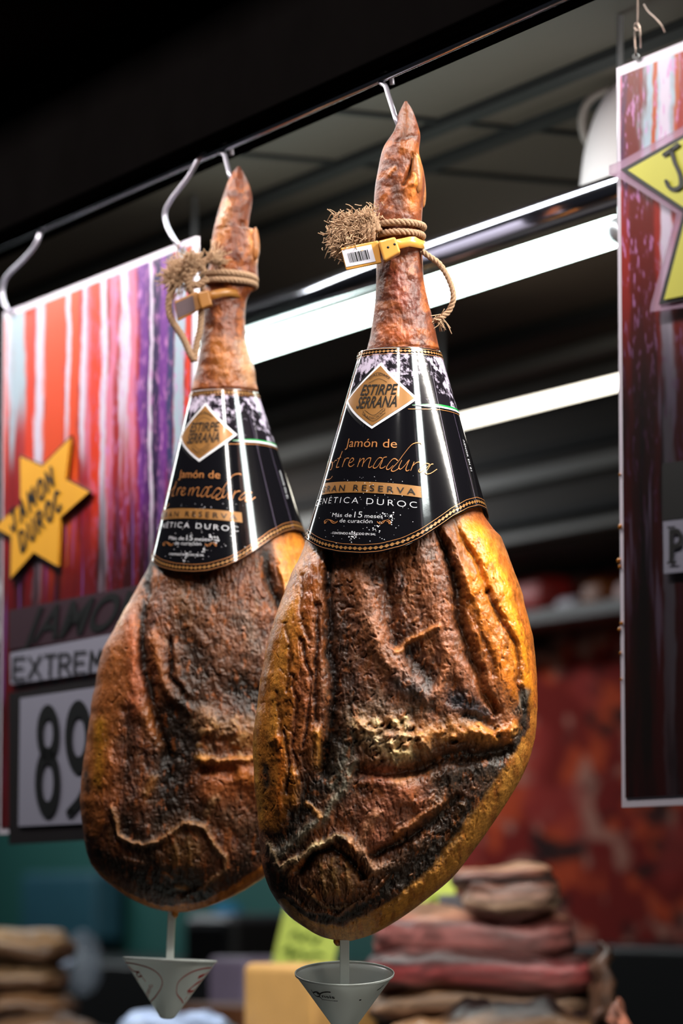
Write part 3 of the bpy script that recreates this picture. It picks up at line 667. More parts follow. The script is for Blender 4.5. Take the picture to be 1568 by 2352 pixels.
def make_collar(C, label, rot_seed):
    root = thing('printed_collar', tuple(C.pt(0, C.ytop + 200 * C.sc)), label, 'label', 'black printed collars around the hams')
    root.location = tuple(P(C.cx(C.ytop), C.ytop, C.d0))
    NA, NV = 420, 220
    ga, gv = gl(945, 930)[1], gl(1056, 948)[1]
    V = []; cols = []; Fc = []
    das = np.linspace(-math.pi, math.pi * 1.0, NA + 1)
    DA = np.repeat(das[:, None], NV + 1, 1); tv = np.linspace(0, 1, NV + 1)
    ev = np.array([edge_v(d) for d in das]); VV = ev[:, None] * tv[None, :]
    lap = 0.0012
    for i in range(NA + 1):
        for j in range(NV + 1):
            off = lap * (i / NA)
            V.append(place(C, das[i], VV[i, j], off))
    u = DA * 130; vv = VV
    g_line = np.interp(DA, [gl(943, 930)[0], gl(1004, 931.5)[0], gl(1056, 948)[0]], [gl(943, 930)[1], gl(1004, 931.5)[1], gl(1056, 948)[1]])
    tree = fbm(u / 22, vv / 18, 5, 6, .7) + .35 * fbm(u / 90, vv / 40, 8, 3)
    sky = sstep(-.05, .28, tree + .12 * np.cos(u / 40) - .25 * sstep(40, 120, vv) + .06)
    inph = (vv > 15) & (vv < g_line - 2)
    base = np.zeros(DA.shape + (3,)); base[:] = lin((13, 12, 16))
    ph = sky[..., None] * lin((205, 190, 212)) + (1 - sky[..., None]) * lin((26, 22, 28))
    base = np.where(inph[..., None], ph, base)
    i = np.arange(NA)[:, None]; j = np.arange(NV)[None, :]; n = NV + 1
    Fc = np.stack([i * n + j, i * n + j + 1, (i + 1) * n + j + 1, (i + 1) * n + j], -1).reshape(-1, 4)
    link('card_sheet', V, Fc, SHEET, root, colors=base.reshape(-1, 3), solid=.0004)
    E = .0018
    def emit(name, m, geos, off, parent=root, label=None):
        Vs = []; Fs = []
        for g, f in geos:
            o = len(Vs); Vs += [place(C, x, y, off) for x, y in g]; Fs += [tuple(q + o for q in t) for t in f]
        ob = link(name, Vs, Fs, m, parent, smooth=False)
        if label: ob['label'] = label
        return ob
    def obs_rib(pts, w, **k):
        g, f = ribbon(pts, w, **k); return [gl(x, y) for x, y in g], f
    def band_geo(p0, p1, top, bot, n=60):   # top/bot: functions of da
        g = []; f = []
        for q in range(n + 1):
            d = p0 + (p1 - p0) * q / n; g += [(d, top(d)), (d, bot(d))]
            if q: f.append((2 * q - 2, 2 * q - 1, 2 * q + 1, 2 * q))
        return g, f
    def quad(p):
        q = [gl(*k) for k in p]; co = np.polyfit([a for a, _ in q], [b for _, b in q], len(q) - 1); return (lambda d: float(np.polyval(co, d))), q[0][0], q[-1][0]
    def text(name, s, base, cap, m, off=E + .0006, bold=0, space=1, slant=0, parent=root):
        f0, d0, d1 = quad(base); g, f = text_norm(s, bold, space); L = (d1 - d0)
        out = [(d0 + L * (x + slant * y), f0(d0 + L * x) - y * cap) for x, y in g]
        return emit(name, m, [(out, f)], off, parent)
    # emblem
    cs = [(875,832),(957,915.5),(853,985),(797.5,922)]
    q = [gl(*c) for c in cs]; 
    ctr = (sum(a for a, _ in q) / 4, sum(b for _, b in q) / 4)
    def quad_geo(k, n=16):
        c = [(ctr[0] + (a - ctr[0]) * k, ctr[1] + (b - ctr[1]) * k) for a, b in q]; g = []; f = []
        for i_ in range(n + 1):
            for j_ in range(n + 1):
                s_, t_ = i_ / n, j_ / n
                g.append(tuple((c[0][z] * (1 - s_) + c[1][z] * s_) * (1 - t_) + (c[3][z] * (1 - s_) + c[2][z] * s_) * t_ for z in (0, 1)))
        for i_ in range(n):
            for j_ in range(n): f.append((i_ * (n + 1) + j_, i_ * (n + 1) + j_ + 1, (i_ + 1) * (n + 1) + j_ + 1, (i_ + 1) * (n + 1) + j_))
        return g, f
    em = emit('emblem', GOLD, [quad_geo(.90)], E, label='gold diamond emblem with a white border')
    em_org = em
    emit('emblem_border', INKW, [quad_geo(1.0)], E - .0005, em)
    emit('emblem_outline', INKB, [quad_geo(1.13)], E - .0010, em)
    text('emblem_word', 'ESTIRPE', [(829,908),(866,907),(907,905.5)], 24, INKD, bold=.014, slant=.06, parent=em)
    text('emblem_word', 'SERRANA', [(819,938),(862,936),(909,934)], 26, INKD, bold=.014, slant=.06, parent=em)
    text('emblem_word', 'CALIDAD', [(849,873),(871,862.5),(893,872)], 5.5, INKD, parent=em)
    text('emblem_word', 'TRADICION', [(833,947),(857,963),(883,943)], 6, INKD, parent=em)
    for rp in ([(842,873),(868,856),(895,868)], [(848,880),(870,870),(888,878)], [(833,951),(857,967),(884,948)], [(838,942),(858,954),(880,938)]):
        emit('emblem_ring', INKD, [obs_rib(rp, .9, cap=False)], E + .0006, em)
    # the words
    text('heading', 'Jamón de', [(795.5,1027),(850,1027),(909,1029)], 20, COPPER, bold=-.004)
    emit('script_word', COPPER, [(lambda gf: ([gl(x, y) for x, y in gf[0]], gf[1]))(ribbon(s, 2, nib=(.9, 2.3, .9))) for s in EXT], E)
    ft, _, _ = quad([(760,1108),(802,1106),(965,1118)]); fb, _, _ = quad([(756,1134),(802,1131.5),(961,1143)])
    d1 = gl(963, 1130)[0]
    emit('gold_bar', GOLD, [band_geo(-d1 * .98, d1, ft, fb)], E - .0003)
    text('gold_bar_words', 'GRAN RESERVA', [(741,1131),(815,1127),(950,1136.5)], 13.5, INKB, space=1.5, off=E + .0003, bold=.008)
    o = text('white_words', 'GENÉTICA DUROC', [(727,1163),(796,1155.8),(842,1158),(953,1167)], 14, INKW, space=1.35, bold=-.014)
    # serifs for the capitals: short feet under the upright stems
    text('small_words', 'Más de', [(765,1187),(786,1187.5),(808,1188)], 9, INKW, bold=-.008)
    text('small_words', '15', [(814,1189),(822,1189),(831,1189)], 14, INKW, bold=-.012)
    text('small_words', 'meses', [(837,1189.5),(856,1190),(877,1190.5)], 9, INKW, bold=-.008)
    text('small_words', 'de curación', [(781.5,1200),(818,1201),(854,1202)], 9, INKW, bold=-.008)
    text('small_words', 'CONTENIDO REDUCIDO EN SAL', [(765,1226.6),(812,1228.4),(861.5,1229.8)], 5, INKW, bold=.0)
    sw = [[(275,1060),(272,1030),(300,1012),(330,1022),(355,1050),(385,1055),(412,1030)],[(300,1012),(340,1020),(375,1042),(405,1040)],[(285,1055),(290,1035),(312,1028)]]
    sw2 = [[(1240 - x, y + 6) for x, y in s] for s in sw]
    emit('flourish', COPPER, [obs_rib([c5(*p) for p in s], 1, nib=(.6, 2.0, .3)) for s in sw], E)
    emit('flourish', COPPER, [obs_rib([c5(*p) for p in s], 1, nib=(.6, 2.0, .3)) for s in sw2], E)
    # flag line around the back
    a0 = gl(943, 930)[0]; a1 = a0 + 4.4
    ga_ = lambda d: float(np.interp(d, [gl(943,930)[0], gl(1004,931.5)[0], gl(1056,948)[0]], [gl(943,930)[1], gl(1004,931.5)[1], gl(1056,948)[1]]))
    tp = lambda d: min(1, (d - a0) / .35)
    emit('green_line', INKG, [band_geo(a0, a1, lambda d: ga_(d) - 3.2 * tp(d), lambda d: ga_(d) + 1, 120)], E)
    emit('white_line', INKW, [band_geo(a0, a1, lambda d: ga_(d) + 1, lambda d: ga_(d) + 1 + 4 * tp(d), 120)], E)
    emit('copper_line', COPPER, [band_geo(gl(934,938)[0], a1, lambda d: ga_(d) + 9.2, lambda d: ga_(d) + 10.4, 120)], E)
    # borders of lozenges
    def chain(fv, pitch, h, w, d0_, d1_):
        gs = []; d = d0_
        while d < d1_:
            v = fv(d); rr = C1.r(C1.ytop + v); dd = pitch / rr; sl = (fv(d + .02) - fv(d - .02)) / .04
            gs.append(([(d - w / 2 / rr, v - sl * w / 2 / rr), (d, v - h / 2), (d + w / 2 / rr, v + sl * w / 2 / rr), (d, v + h / 2)], [(0, 1, 2, 3)]))
            d += dd / math.sqrt(1 + (sl / rr) ** 2)
        return gs
    lo, hi = -math.pi * .8, math.pi * .98
    emit('lozenge_border', GOLD, chain(lambda d: edge_v(d) - 12.5, 12.4, 8.6, 12.6, lo, hi), E)
    emit('lozenge_border', GOLD, chain(lambda d: 9.5, 9.6, 6.6, 9.8, lo, hi), E)
    emit('border_line', COPPER, [band_geo(lo, hi, lambda d, k=k: edge_v(d) - k, lambda d, k=k: edge_v(d) - k + 1.1, 240) for k in (4.6, 22)], E)
    emit('border_line', COPPER, [band_geo(lo, hi, lambda d, k=k: k, lambda d, k=k: k + .9, 120) for k in (3, 15.5)], E)
    # seam of the sheet and the little print beside it
    seam = mat('card_fold', (96, 84, 104), .25)
    emit('fold_line', seam, [band_geo(0, 1, lambda t: 0, lambda t: 0, 1)][:0] + [([(gl(x0, y0)[0] + k, gl(x0, y0)[1]) for (x0, y0), k in zip([(1001,812)] * 2 + [(1118,1162)] * 2, [0, .006, .006, 0])], [(0, 1, 2, 3)])] , E) if False else None
    for xt, xb, yb in ((980, 1052, 1175), (1003, 1090, 1160)):
        t0 = gl(xt, 815); b0 = gl(xb, yb)
        g = []; f = []
        for k in range(25):
            d = t0[0] + (b0[0] - t0[0]) * k / 24; v = t0[1] + (b0[1] - t0[1]) * k / 24; g += [(d, v), (d + .008, v)]
            if k: f.append((2 * k - 2, 2 * k - 1, 2 * k + 1, 2 * k))
        emit('fold_line', seam, [(g, f)], E - .0002)
    g, f = text_norm('AENOR EN 01', 0, 1.1)
    A0 = gl(*c3(1238, 750)); A1 = gl(*c3(1295, 985))
    emit('small_words', INKW, [([(A0[0] + (A1[0] - A0[0]) * x + y * .05, A0[1] + (A1[1] - A0[1]) * x) for x, y in g], f)], E)
    # flecks of salt and worn print
    rn = random.Random(rot_seed); gs = []
    for _ in range(90):
        d = rn.gauss(.1, .28); v = rn.uniform(300, 455); r_ = rn.uniform(.4, 1.1)
        if v > edge_v(d) - 2: continue
        gs.append(([(d + r_ / 190 * math.cos(k * 1.05), v + r_ * math.sin(k * 1.05)) for k in range(6)], [tuple(range(6))]))
    for cx_, cv in ((.36, 395), (.4, 402), (.3, 392), (.22, 425), (-.02, 445), (.0, 435)):
        for _ in range(9):
            d = cx_ + rn.gauss(0, .02); v = cv + rn.gauss(0, 5); r_ = rn.uniform(.6, 1.8)
            gs.append(([(d + r_ / 190 * math.cos(k * 1.05), v + r_ * math.sin(k * 1.05)) for k in range(6)], [tuple(range(6))]))
    emit('salt_flecks', INKW, gs, E + .0002)['kind'] = 'stuff'
    return root
make_collar(C1, 'black printed cone collar around the larger front ham', 1)
make_collar(C2, 'black printed cone collar around the smaller ham behind', 2)
# ------------------------------------------------------------------ fascia, rail, ceiling, walls
BLK = mat('black_painted_fascia', (6, 5, 5), .95, var=.3, bscale=8, spec=0)
BRN = mat('dark_brown_soffit', (9, 6, 5), .95, var=.5, bscale=3, spec=0)
SL, SR = S0 + 4.5, S0 - 3.2
wbox('trim_1', SR, SL, NR - .03, NR + .05, 2.462, 3.3, BLK)['kind'] = 'structure'
wbox('trim_2', SR, SL, NR - .22, NR - .03, 2.64, 3.3, BRN)['kind'] = 'structure'
steel = mat('polished_steel', (190, 190, 200), .22, metal=1, bump=.0002, bscale=80)
steel_d = mat('brushed_steel', (205, 200, 214), .38, metal=.7)
v, f = tube_geo([W(SR, NR - .002, 2.4535), W(SL, NR - .002, 2.4535)], .0042, 12)
tag(link('hanging_rail', v, f, steel, origin=W(S0, NR, 2.4535)), 'thin steel rail under the black fascia carrying the hooks', 'rail')

ceil_m = mat('grey_ceiling_panel', (72, 60, 50), .7, var=.12, bscale=3)
CZ = 2.66
wbox('ceiling', SR - 1, SL + 8, NR + .05, 4.6, CZ, CZ + .05, ceil_m)['kind'] = 'structure'
groove = mat('dark_ceiling_joint', (12, 10, 9), .8)
def ceil_strip(name, x, y, half, m, drop=.012):
    n = N_of(PZ(x, y, CZ)); o = wbox(name, SR - 1, SL + 8, n - half, n + half, CZ - drop, CZ - .0005, m, bevel=0); o['kind'] = 'structure'
    return o
ceil_strip('trim_3', 1200, 203, .016, groove)
ceil_strip('trim_4', 1200, 288, .014, groove)
gm = mat('pale_ceiling_batten', (150, 145, 138), .6)
ceil_strip('trim_5', 1245, 822, .022, gm, .02)
ceil_strip('trim_6', 1245, 745, .02, groove, .02)
ceil_strip('trim_7', 1245, 885, .03, gm, .02)
ceil_strip('trim_8', 1245, 985, .03, gm, .02)
for k, (px, py) in enumerate(((820, 255), (1120, 400), (640, 900))):
    p = PZ(px, py, CZ); s_ = S_of(p)
    wbox('trim_%d' % (9 + k), s_ - .006, s_ + .006, NR + .06, 3.4, CZ - .006, CZ - .0005, groove, bevel=0)['kind'] = 'structure'

# back wall with teal paint on the left and a mural of cured meat on the right
NBK = 4.28
teal = mat('teal_painted_wall', (22, 72, 66), .6, var=.25, bscale=1.2)
grey_w = mat('grey_wall', (70, 64, 60), .7, var=.15, bscale=1)
def bw(x, y): return PN(x, y, NBK)
zt = bw(1300, 1312).z
o = wbox('wall_back', SR - 1, SL + 8, NBK, NBK + .1, 0, CZ, teal); o['kind'] = 'structure'
o = wbox('wall_left', SL + 8, SL + 8.1, NR, NBK, 0, CZ, grey_w); o['kind'] = 'structure'
o = wbox('wall_right', SR - 1.1, SR - 1, NR, NBK, 0, CZ, grey_w); o['kind'] = 'structure'
o = wbox('floor', SR - 1.1, SL + 8.1, -2, NBK + .1, -.05, 0, mat('grey_floor_tiles', (70, 66, 62), .5, var=.2, bscale=4)); o['kind'] = 'structure'
o = wbox('trim_13', SR - 1, SL + 8, NBK - .35, NBK, zt, CZ, mat('grey_bulkhead', (60, 50, 42), .8, var=.75, bscale=3.0, stretch=(1, 1, 9))); o['kind'] = 'structure'

for _k, (_y0, _y1, _m, _o) in enumerate(((1082, 1112, gm, .05), (1030, 1052, groove, .03), (1180, 1200, groove, .03), (1222, 1240, gm, .04))):
    _n = NBK - .35; wbox('trim_%d' % (15 + _k), SR - 1, SL + 8, _n - _o, _n, PN(1250, _y1, _n).z, PN(1250, _y0, _n).z, _m)['kind'] = 'structure'

def panel(name, corners, m, off_dir, thick, colf=None, nx=60, ny=60, parent=None, bevel=0):
    """a flat board: corners TL, TR, BR, BL as world points, thickness away from off_dir"""
    TL, TR, BR, BL = [np.array(tuple(c)) for c in corners]; k = np.array(tuple(off_dir)) * thick
    U, V_ = np.meshgrid(np.linspace(0, 1, nx), np.linspace(0, 1, ny))
    u = U.ravel()[:, None]; v = V_.ravel()[:, None]
    A = (TL * (1 - u) + TR * u) * (1 - v) + (BL * (1 - u) + BR * u) * v
    B = np.array([TL, TR, BR, BL]) - k
    i = np.arange(ny - 1)[:, None]; j = np.arange(nx - 1)[None, :]
    fc = np.stack([i * nx + j, (i + 1) * nx + j, (i + 1) * nx + j + 1, i * nx + j + 1], -1).reshape(-1, 4).tolist()
    n = nx * ny
    top = list(range(nx)); bot = [(ny - 1) * nx + q for q in range(nx)]; lf = [q * nx for q in range(ny)]; rt = [q * nx + nx - 1 for q in range(ny)]
    fc += [top + [n + 1, n], bot[::-1] + [n + 3, n + 2], lf[::-1] + [n, n + 3], rt + [n + 2, n + 1], [n, n + 1, n + 2, n + 3]]
    cols = None
    if colf is not None:
        c = colf(U.ravel(), V_.ravel()); cols = np.concatenate([c, np.tile(lin((200, 195, 205)), (4, 1))])
    return link(name, np.concatenate([A, B]), fc, m, parent, smooth=False, colors=cols)

def mural_col(u, v):
    a = fbm(u * 9, v * 7, 21, 3); b = fbm(u * 12 + 5, v * 8, 25, 3); c = fbm(u * 7, v * 9 + 3, 29, 3)
    col = np.tile(lin((112, 26, 20)), (len(u), 1))
    for n, th, cc, o in ((a, .05, (176, 66, 34), .9), (b, .12, (170, 120, 104), .8), (c, .15, (30, 20, 20), .95), (fbm(u * 5, v * 4, 33, 2), .1, (150, 50, 44), .6)):
        k = (sstep(th, th + .18, n) * o)[:, None]; col = col * (1 - k) + lin(cc) * k
    return col
TLp, TRp = bw(1060, 1345), bw(1800, 1245)
zm0, zm1 = bw(1300, 1330).z, bw(1300, 2180).z
sA, sB = S_of(bw(1000, 1400)), S_of(bw(1900, 1400))
mur = panel('meat_mural', [W(sA, NBK - .03, zm0), W(sB, NBK - .03, zm0), W(sB, NBK - .03, zm1), W(sA, NBK - .03, zm1)], attr_mat('printed_mural', rough=.9, spec=.1), -NRM, .02, mural_col, 160, 120)
tag(mur, 'large blurred red mural of sliced cured meat on the back wall', 'mural')
# ledge across the mural with packets
zl = bw(1300, 1425).z
wbox('trim_14', sA, sB, NBK - .22, NBK - .04, zl - .03, zl, mat('grey_shelf', (74, 68, 62), .5))['kind'] = 'structure'
def packet(name, x0, x1, y0, y1, n, depth, color, label, cat, round_=.02, rough=.5, group=None, parent=None):
    a = PN(x0, y1, n); b = PN(x1, y0, n)
    s0, s1 = S_of(a), S_of(b)
    o = wbox(name, s0, s1, n, n + depth, a.z, max(b.z, PN(x0, y0, n).z), mat(name + '_m', color, rough, var=.2, bscale=20), bevel=min(round_, abs(s0 - s1) * .3))
    if label: tag(o, label, cat, group)
    return o
packet('red_packet', 1165, 1240, 1330, 1412, NBK - .2, .1, (170, 40, 34), 'red packet on the back wall ledge nearest the front ham', 'packet', .03)
packet('white_bowl', 1268, 1318, 1375, 1415, NBK - .2, .1, (190, 180, 190), 'small pale tub on the back wall ledge', 'tub', .05)
packet('orange_packet', 1325, 1378, 1335, 1408, NBK - .2, .1, (150, 80, 30), 'orange packet on the back wall ledge', 'packet', .03)
packet('pink_jar', 1405, 1440, 1335, 1395, NBK - .2, .1, (220, 170, 165), 'pale pink jar on the ledge beside the right poster edge', 'jar', .04)

# low cabinets and appliances at the back
dk = mat('black_cabinet', (10, 10, 11), .5)
p = PN(1300, 2175, 3.9)
o = wbox('black_cabinet', S_of(PN(1130, 2200, 3.7)), S_of(PN(1900, 2200, 3.7)), 3.7, 4.2, 0, PN(1300, 2172, 3.7).z, dk, bevel=.01); tag(o, 'long black cabinet under the red mural', 'cabinet')
o = wbox('black_cabinet', S_of(PN(-200, 2250, 3.6)), S_of(PN(640, 2250, 3.6)), 3.6, 4.2, 0, PN(300, 2215, 3.6).z, dk, bevel=.01); tag(o, 'low black cabinet before the teal wall', 'cabinet')
packet('teal_box', 45, 212, 2005, 2160, NBK - .12, .1, (26, 66, 78), 'blurred blue box on the teal wall at left', 'box', .02)
packet('blue_card', 490, 530, 2078, 2110, NBK - .06, .03, (30, 110, 150), 'small blue card on the teal wall under the rear ham', 'card', .005)
packet('dark_appliance', 415, 520, 2100, 2235, 3.4, .2, (16, 14, 16), 'dark round-topped appliance behind the left cup', 'appliance', .03)
packet('lilac_box', 476, 560, 2200, 2320, 2.9, .15, (128, 112, 134), 'lilac box standing left of the cheese block', 'box', .012)

# ------------------------------------------------------------------ lamps in view and the pipe
tube_m = mat('lit_tube', (255, 255, 255), .5, emit=(232, 255, 246), estr=9)
capm = mat('lamp_cap', (170, 170, 175), .3, metal=.6)
def tube_lamp(x0, y0, x1, n, r, label, m, grp=None, extra=0.0, fixture=False):
    a = PN(x0, y0, n); b = PN(x1, y0, n); z = a.z
    s0, s1 = S_of(a), S_of(b) - extra
    root = thing('fluorescent_lamp', W((s0 + s1) / 2, n, z), label, 'lamp', grp)
    v, f = tube_geo([W(s0 + (s1 - s0) * t, n, z) for t in np.linspace(.0, 1, 8)], r, 20); link('glass_tube', v, f, m, root)
    for s_, e in ((s0, 1), (s1, -1)):
        v, f = tube_geo([W(s_ + e * .001, n, z), W(s_ + e * .022, n, z)], r * .94, 20); link('end_cap', v, f, capm, root)
        v, f = tube_geo([W(s_ + e * .012, n, z), W(s_ + e * .012, n, CZ - .002)], .005, 8); link('suspension_rod', v, f, capm, root)
    return z
n1 = 2.226
zt1 = tube_lamp(430, 0, 1418, n1, .0185, '', tube_m) if False else None
def tube_at(x, y, xa, xb, n, r, label, m):
    z = PN(x, y, n).z; s0 = S_of(PN(xa, 1000, n)); s1 = S_of(PN(xb, 1000, n))
    root = thing('fluorescent_lamp', W((s0 + s1) / 2, n, z), label, 'lamp', None)
    v, f = tube_geo([W(s0 + (s1 - s0) * t, n, z) for t in np.linspace(.0, 1, 8)], r, 24); link('glass_tube', v, f, m, root)
    for s_, e in ((s0, 1), (s1, -1)):
        v, f = tube_geo([W(s_ + e * .0005, n, z), W(s_ + e * .02, n, z)], r * .9, 20); link('end_cap', v, f, capm, root)
        v, f = tube_geo([W(s_ + e * .012, n, z), W(s_ + e * .012, n, CZ - .002)], .004, 8); link('suspension_rod', v, f, capm, root)
tube_at(1000, 664, 452, 1419, n1, .0188, 'bright white fluorescent tube just below the chrome pipe behind the hams', tube_m)
tube2_m = mat('lit_tube_warm', (255, 255, 250), .5, emit=(255, 246, 226), estr=6)
tube_at(1245, 922, 1020, 1560, 3.0, .0105, 'thinner dimmer fluorescent tube farther back right of the front ham', tube2_m)
chrome = mat('chrome', (200, 196, 210), .12, metal=1, bump=.0001, bscale=12)
z = PN(1000, 578, 2.14).z
v, f = tube_geo([W(S_of(PN(452, 1000, 2.14)) + .3, 2.14, z), W(S_of(PN(1600, 1000, 2.14)), 2.14, z)], .0185, 28)
pipe = link('chrome_pipe', v, f, chrome); tag(pipe, 'thick chrome pipe running behind the hams above the tube lamp', 'pipe')

# white shade with its looped cord
shm = mat('white_lampshade', (225, 212, 215), .5)
c = P(1460, 330, 4.9)
sh = thing('pendant_lamp', tuple(c), 'white conical pendant lampshade half hidden behind the right poster', 'lamp')
V = []; Fc = []
prof = [(.0, .085), (.022, .08), (.04, .06), (.055, .03), (.066, -.01), (.072, -.055), (.0725, -.06)]
prof = catmull(prof, 5); nn = 40
for r_, z_ in prof:
    for k in range(nn): a = 2 * math.pi * k / nn; V.append(Vector(c) + Vector((r_ * math.cos(a), r_ * math.sin(a), z_)))
for i in range(len(prof) - 1):
    for k in range(nn): Fc.append((i * nn + k, i * nn + (k + 1) % nn, (i + 1) * nn + (k + 1) % nn, (i + 1) * nn + k))
link('lamp_shade', V, Fc, shm, sh, solid=.002)
pxt = [(1372,345),(1345,320),(1336,275),(1350,235),(1385,212),(1430,205),(1470,215)]
v, f = tube_geo(catmull([P(x, y, 4.9) for x, y in pxt], 8), .0055, 10)
link('cord', v, f, mat('grey_cord', (110, 100, 96), .5), sh)
v, f = tube_geo([P(1470, 215, 4.9), P(1470, 215, 4.9) + Vector((0, 0, .35))], .0055, 10); link('cord', v, f, bpy.data.materials['grey_cord'], sh)
# ------------------------------------------------------------------ posters
poster_m = attr_mat('printed_poster', rough=.28, bumps=((.0001, 40),), coat=.3, coatr=.15)
def poster_col(seed, flip):
    RD = (240, 66, 34); OR = (244, 84, 40); DR_ = (150, 24, 36); WH = (236, 222, 244); BL = (186, 206, 222); PU = (122, 52, 150); DP = (52, 26, 78); PK = (236, 130, 160); BK = (24, 10, 16)
    # bands across the width: centre, half width, colour, how far down it runs
    BA = [(.015,.02,RD,.3),(.03,.02,WH,.2),(.085,.05,BL,.28),(.15,.03,RD,.5),(.21,.028,WH,.62),(.30,.07,OR,.62),(.40,.03,OR,.6),(.37,.012,WH,.35),(.46,.016,WH,.36),(.49,.02,PK,.4),(.53,.05,RD,.55),(.56,.018,WH,.75),(.60,.02,PK,.5),(.685,.04,WH,.42),(.71,.02,PK,.5),
          (.78,.05,PU,.6),(.83,.05,DP,1.2),(.87,.03,PU,.5),(.80,.008,WH,.7),(.90,.02,(60,60,110),1.2),(.945,.028,BL,.9),(.985,.012,RD,.6)]
    if flip:
        DR_ = (120, 26, 20); PU = (84, 40, 84)
        BA = [(.02,.03,PK,.10),(.03,.022,PU,.2),(.05,.03,DR_,1.3),(.08,.02,DR_,.9),(.115,.05,BL,.20),(.13,.018,WH,1.1),(.10,.006,(200,90,30),.22),(.165,.006,(200,90,30),.2),(.20,.01,PU,.45),(.27,.07,RD,.24),(.25,.02,DR_,.8),(.36,.05,OR,.3),(.45,.03,WH,.5),(.6,.1,RD,.5),(.75,.06,PU,.6),(.9,.06,BL,.5)]
    def f(u, v):
        s3 = fbm(u * 40, v * 11, seed + 9, 4, .65); s4 = fbm(u * 90, v * 30, seed + 19, 3, .7); s1 = fbm(u * 9, v * 2.2, seed + 3, 4, .6); s2 = fbm(u * 34, v * 2.0, seed + 5, 4, .6)
        uu = u + .016 * fbm(u * 2, v * 5, seed, 4) + .006 * fbm(u * 12, v * 22, seed + 2, 3)
        col = np.tile(lin((176, 40, 44) if not flip else (176, 44, 34)), (len(u), 1)) * (1 + .6 * s1)[:, None]
        for cx, w, c, end in BA:
            cc = cx + .012 * fbm(v * 2.3 + cx * 9, v * 0, seed + 11, 2) + .02 * (v - .2) * math.sin(cx * 50)
            g = np.exp(-((uu - cc) / w) ** 2 * .7); g = sstep(.34, .74, g + .42 * s3 + .25 * s2 + .12 * s4) * (1 - sstep(end * .62, end * 1.05, v + .12 * s1 + .10 * s2)); g = np.clip(g, 0, 1)[:, None]
            col = col * (1 - g) + lin(c) * g
        sp = sstep(.12, .45, s4 + .3 * s3)[:, None] * .8 * sstep(.42, .6, u if not flip else 1 - u * .8)[:, None] * (1 - sstep(.5, .95, v))[:, None]
        col = col * (1 - sp) + lin((226, 150, 216)) * sp
        dk = (sstep(.0, .35, fbm(uu * 24, v * 3, seed + 41, 4)) * sstep(.25, .55, v) * .8)[:, None]; col = col * (1 - dk) + lin(BK) * dk
        lo = (sstep(.34 if not flip else .20, .60 if not flip else .48, v + .10 * s1) * (.88 if not flip else .97))[:, None]; col = col * (1 - lo) + (col * (.20 if not flip else .05) + lin((52, 12, 22)) * (.3 if not flip else .06)) * lo  # darker print low down, with the light's falloff painted in as well
        g = (sstep(.22, .5, fbm(u * 34, v * 3.5, seed + 51, 3)) * sstep(.3, .5, v) * (1 - sstep(.6, 1.1, v)) * .8)[:, None]; col = col * (1 - g) + lin((128, 84, 160) if not flip else (96, 84, 104)) * g
        return np.clip(col, .004, .95)
    return f
NP_ = NR
def SP(x, y, off=0.0): return PN(x, y, NP_ - off)
ztop = 2.366; zbot = 1.681
def poster_board(name, sa, sb, label, seed, flip):
    root = thing(name, W((sa + sb) / 2, NP_, ztop), label, 'poster')
    panel('board', [W(sa, NP_, ztop), W(sb, NP_, ztop), W(sb, NP_, zbot), W(sa, NP_, zbot)], mat('poster_edge', (232, 222, 236), .3), -NRM, .006, None, 2, 2, root)
    e = .0085
    panel('printed_face', [W(sa - e, NP_ - .001, ztop - e * 1.1), W(sb + e, NP_ - .001, ztop - e * 1.1), W(sb + e, NP_ - .001, zbot + e), W(sa - e, NP_ - .001, zbot + e)],
          poster_m, -NRM, .0008, poster_col(seed, flip), 260, 420, root)
    return root
sLa, sLb = S_of(SP(8, 700)), S_of(SP(447, 700))
p_left = poster_board('hanging_poster', sLa, sLb, 'left hanging poster of hams with orange star and price card', 3, False)
sRa = S_of(SP(1419, 700)); wid = abs(sLb - sLa)
p_right = poster_board('hanging_poster', sRa, sRa - wid, 'right hanging poster cut by the frame edge, with yellow star', 60, True)

def sign_poly(name, pts, off, thick, m, parent, label=None):
    n = len(pts); A = [SP(x, y, off) for x, y in pts]; B = [a + NRM * thick for a in A]
    f = [list(range(n)), list(range(n, 2 * n))[::-1]] + [(i, n + i, n + (i + 1) % n, (i + 1) % n) for i in range(n)]
    me = link(name, A + B, f, m, parent, smooth=False)
    if label: me['label'] = label
    return me
def sign_strokes(name, strokes, w, off, m, parent, k=8):
    gs = []
    for s in strokes:
        g, f = ribbon(s, w, k=k); gs.append(([SP(x, y, off) for x, y in g], f))
    v, f = merge(gs); return link(name, v, f, m, parent, smooth=False)
blackink = mat('marker_black', (12, 12, 14), .5)
def star(pts_outer, color, outline, acrylic, parent, grow=1.07):
    c = (sum(p[0] for p in pts_outer) / len(pts_outer), sum(p[1] for p in pts_outer) / len(pts_outer))
    def sc(k): return [(c[0] + (x - c[0]) * k, c[1] + (y - c[1]) * k) for x, y in pts_outer]
    st = sign_poly('star_card', sc(1.0), .008, .004, color, parent)
    sign_poly('star_outline', sc(grow), .0065, .003, outline, st)
    return st, sc
# left star, lettered
starL = [(0,1199),(47,1159),(46,1050),(96,1072),(160,1007),(149,1102),(203,1131),(137,1189),(131,1300),(77,1268),(24,1328),(26,1232),(-10,1212)]
orange = mat('orange_star_card', (250, 176, 36), .6, var=.08, bscale=20)
st, _ = star(starL, orange, mat('star_edge', (60, 40, 34), .5), None, p_left, 1.045)
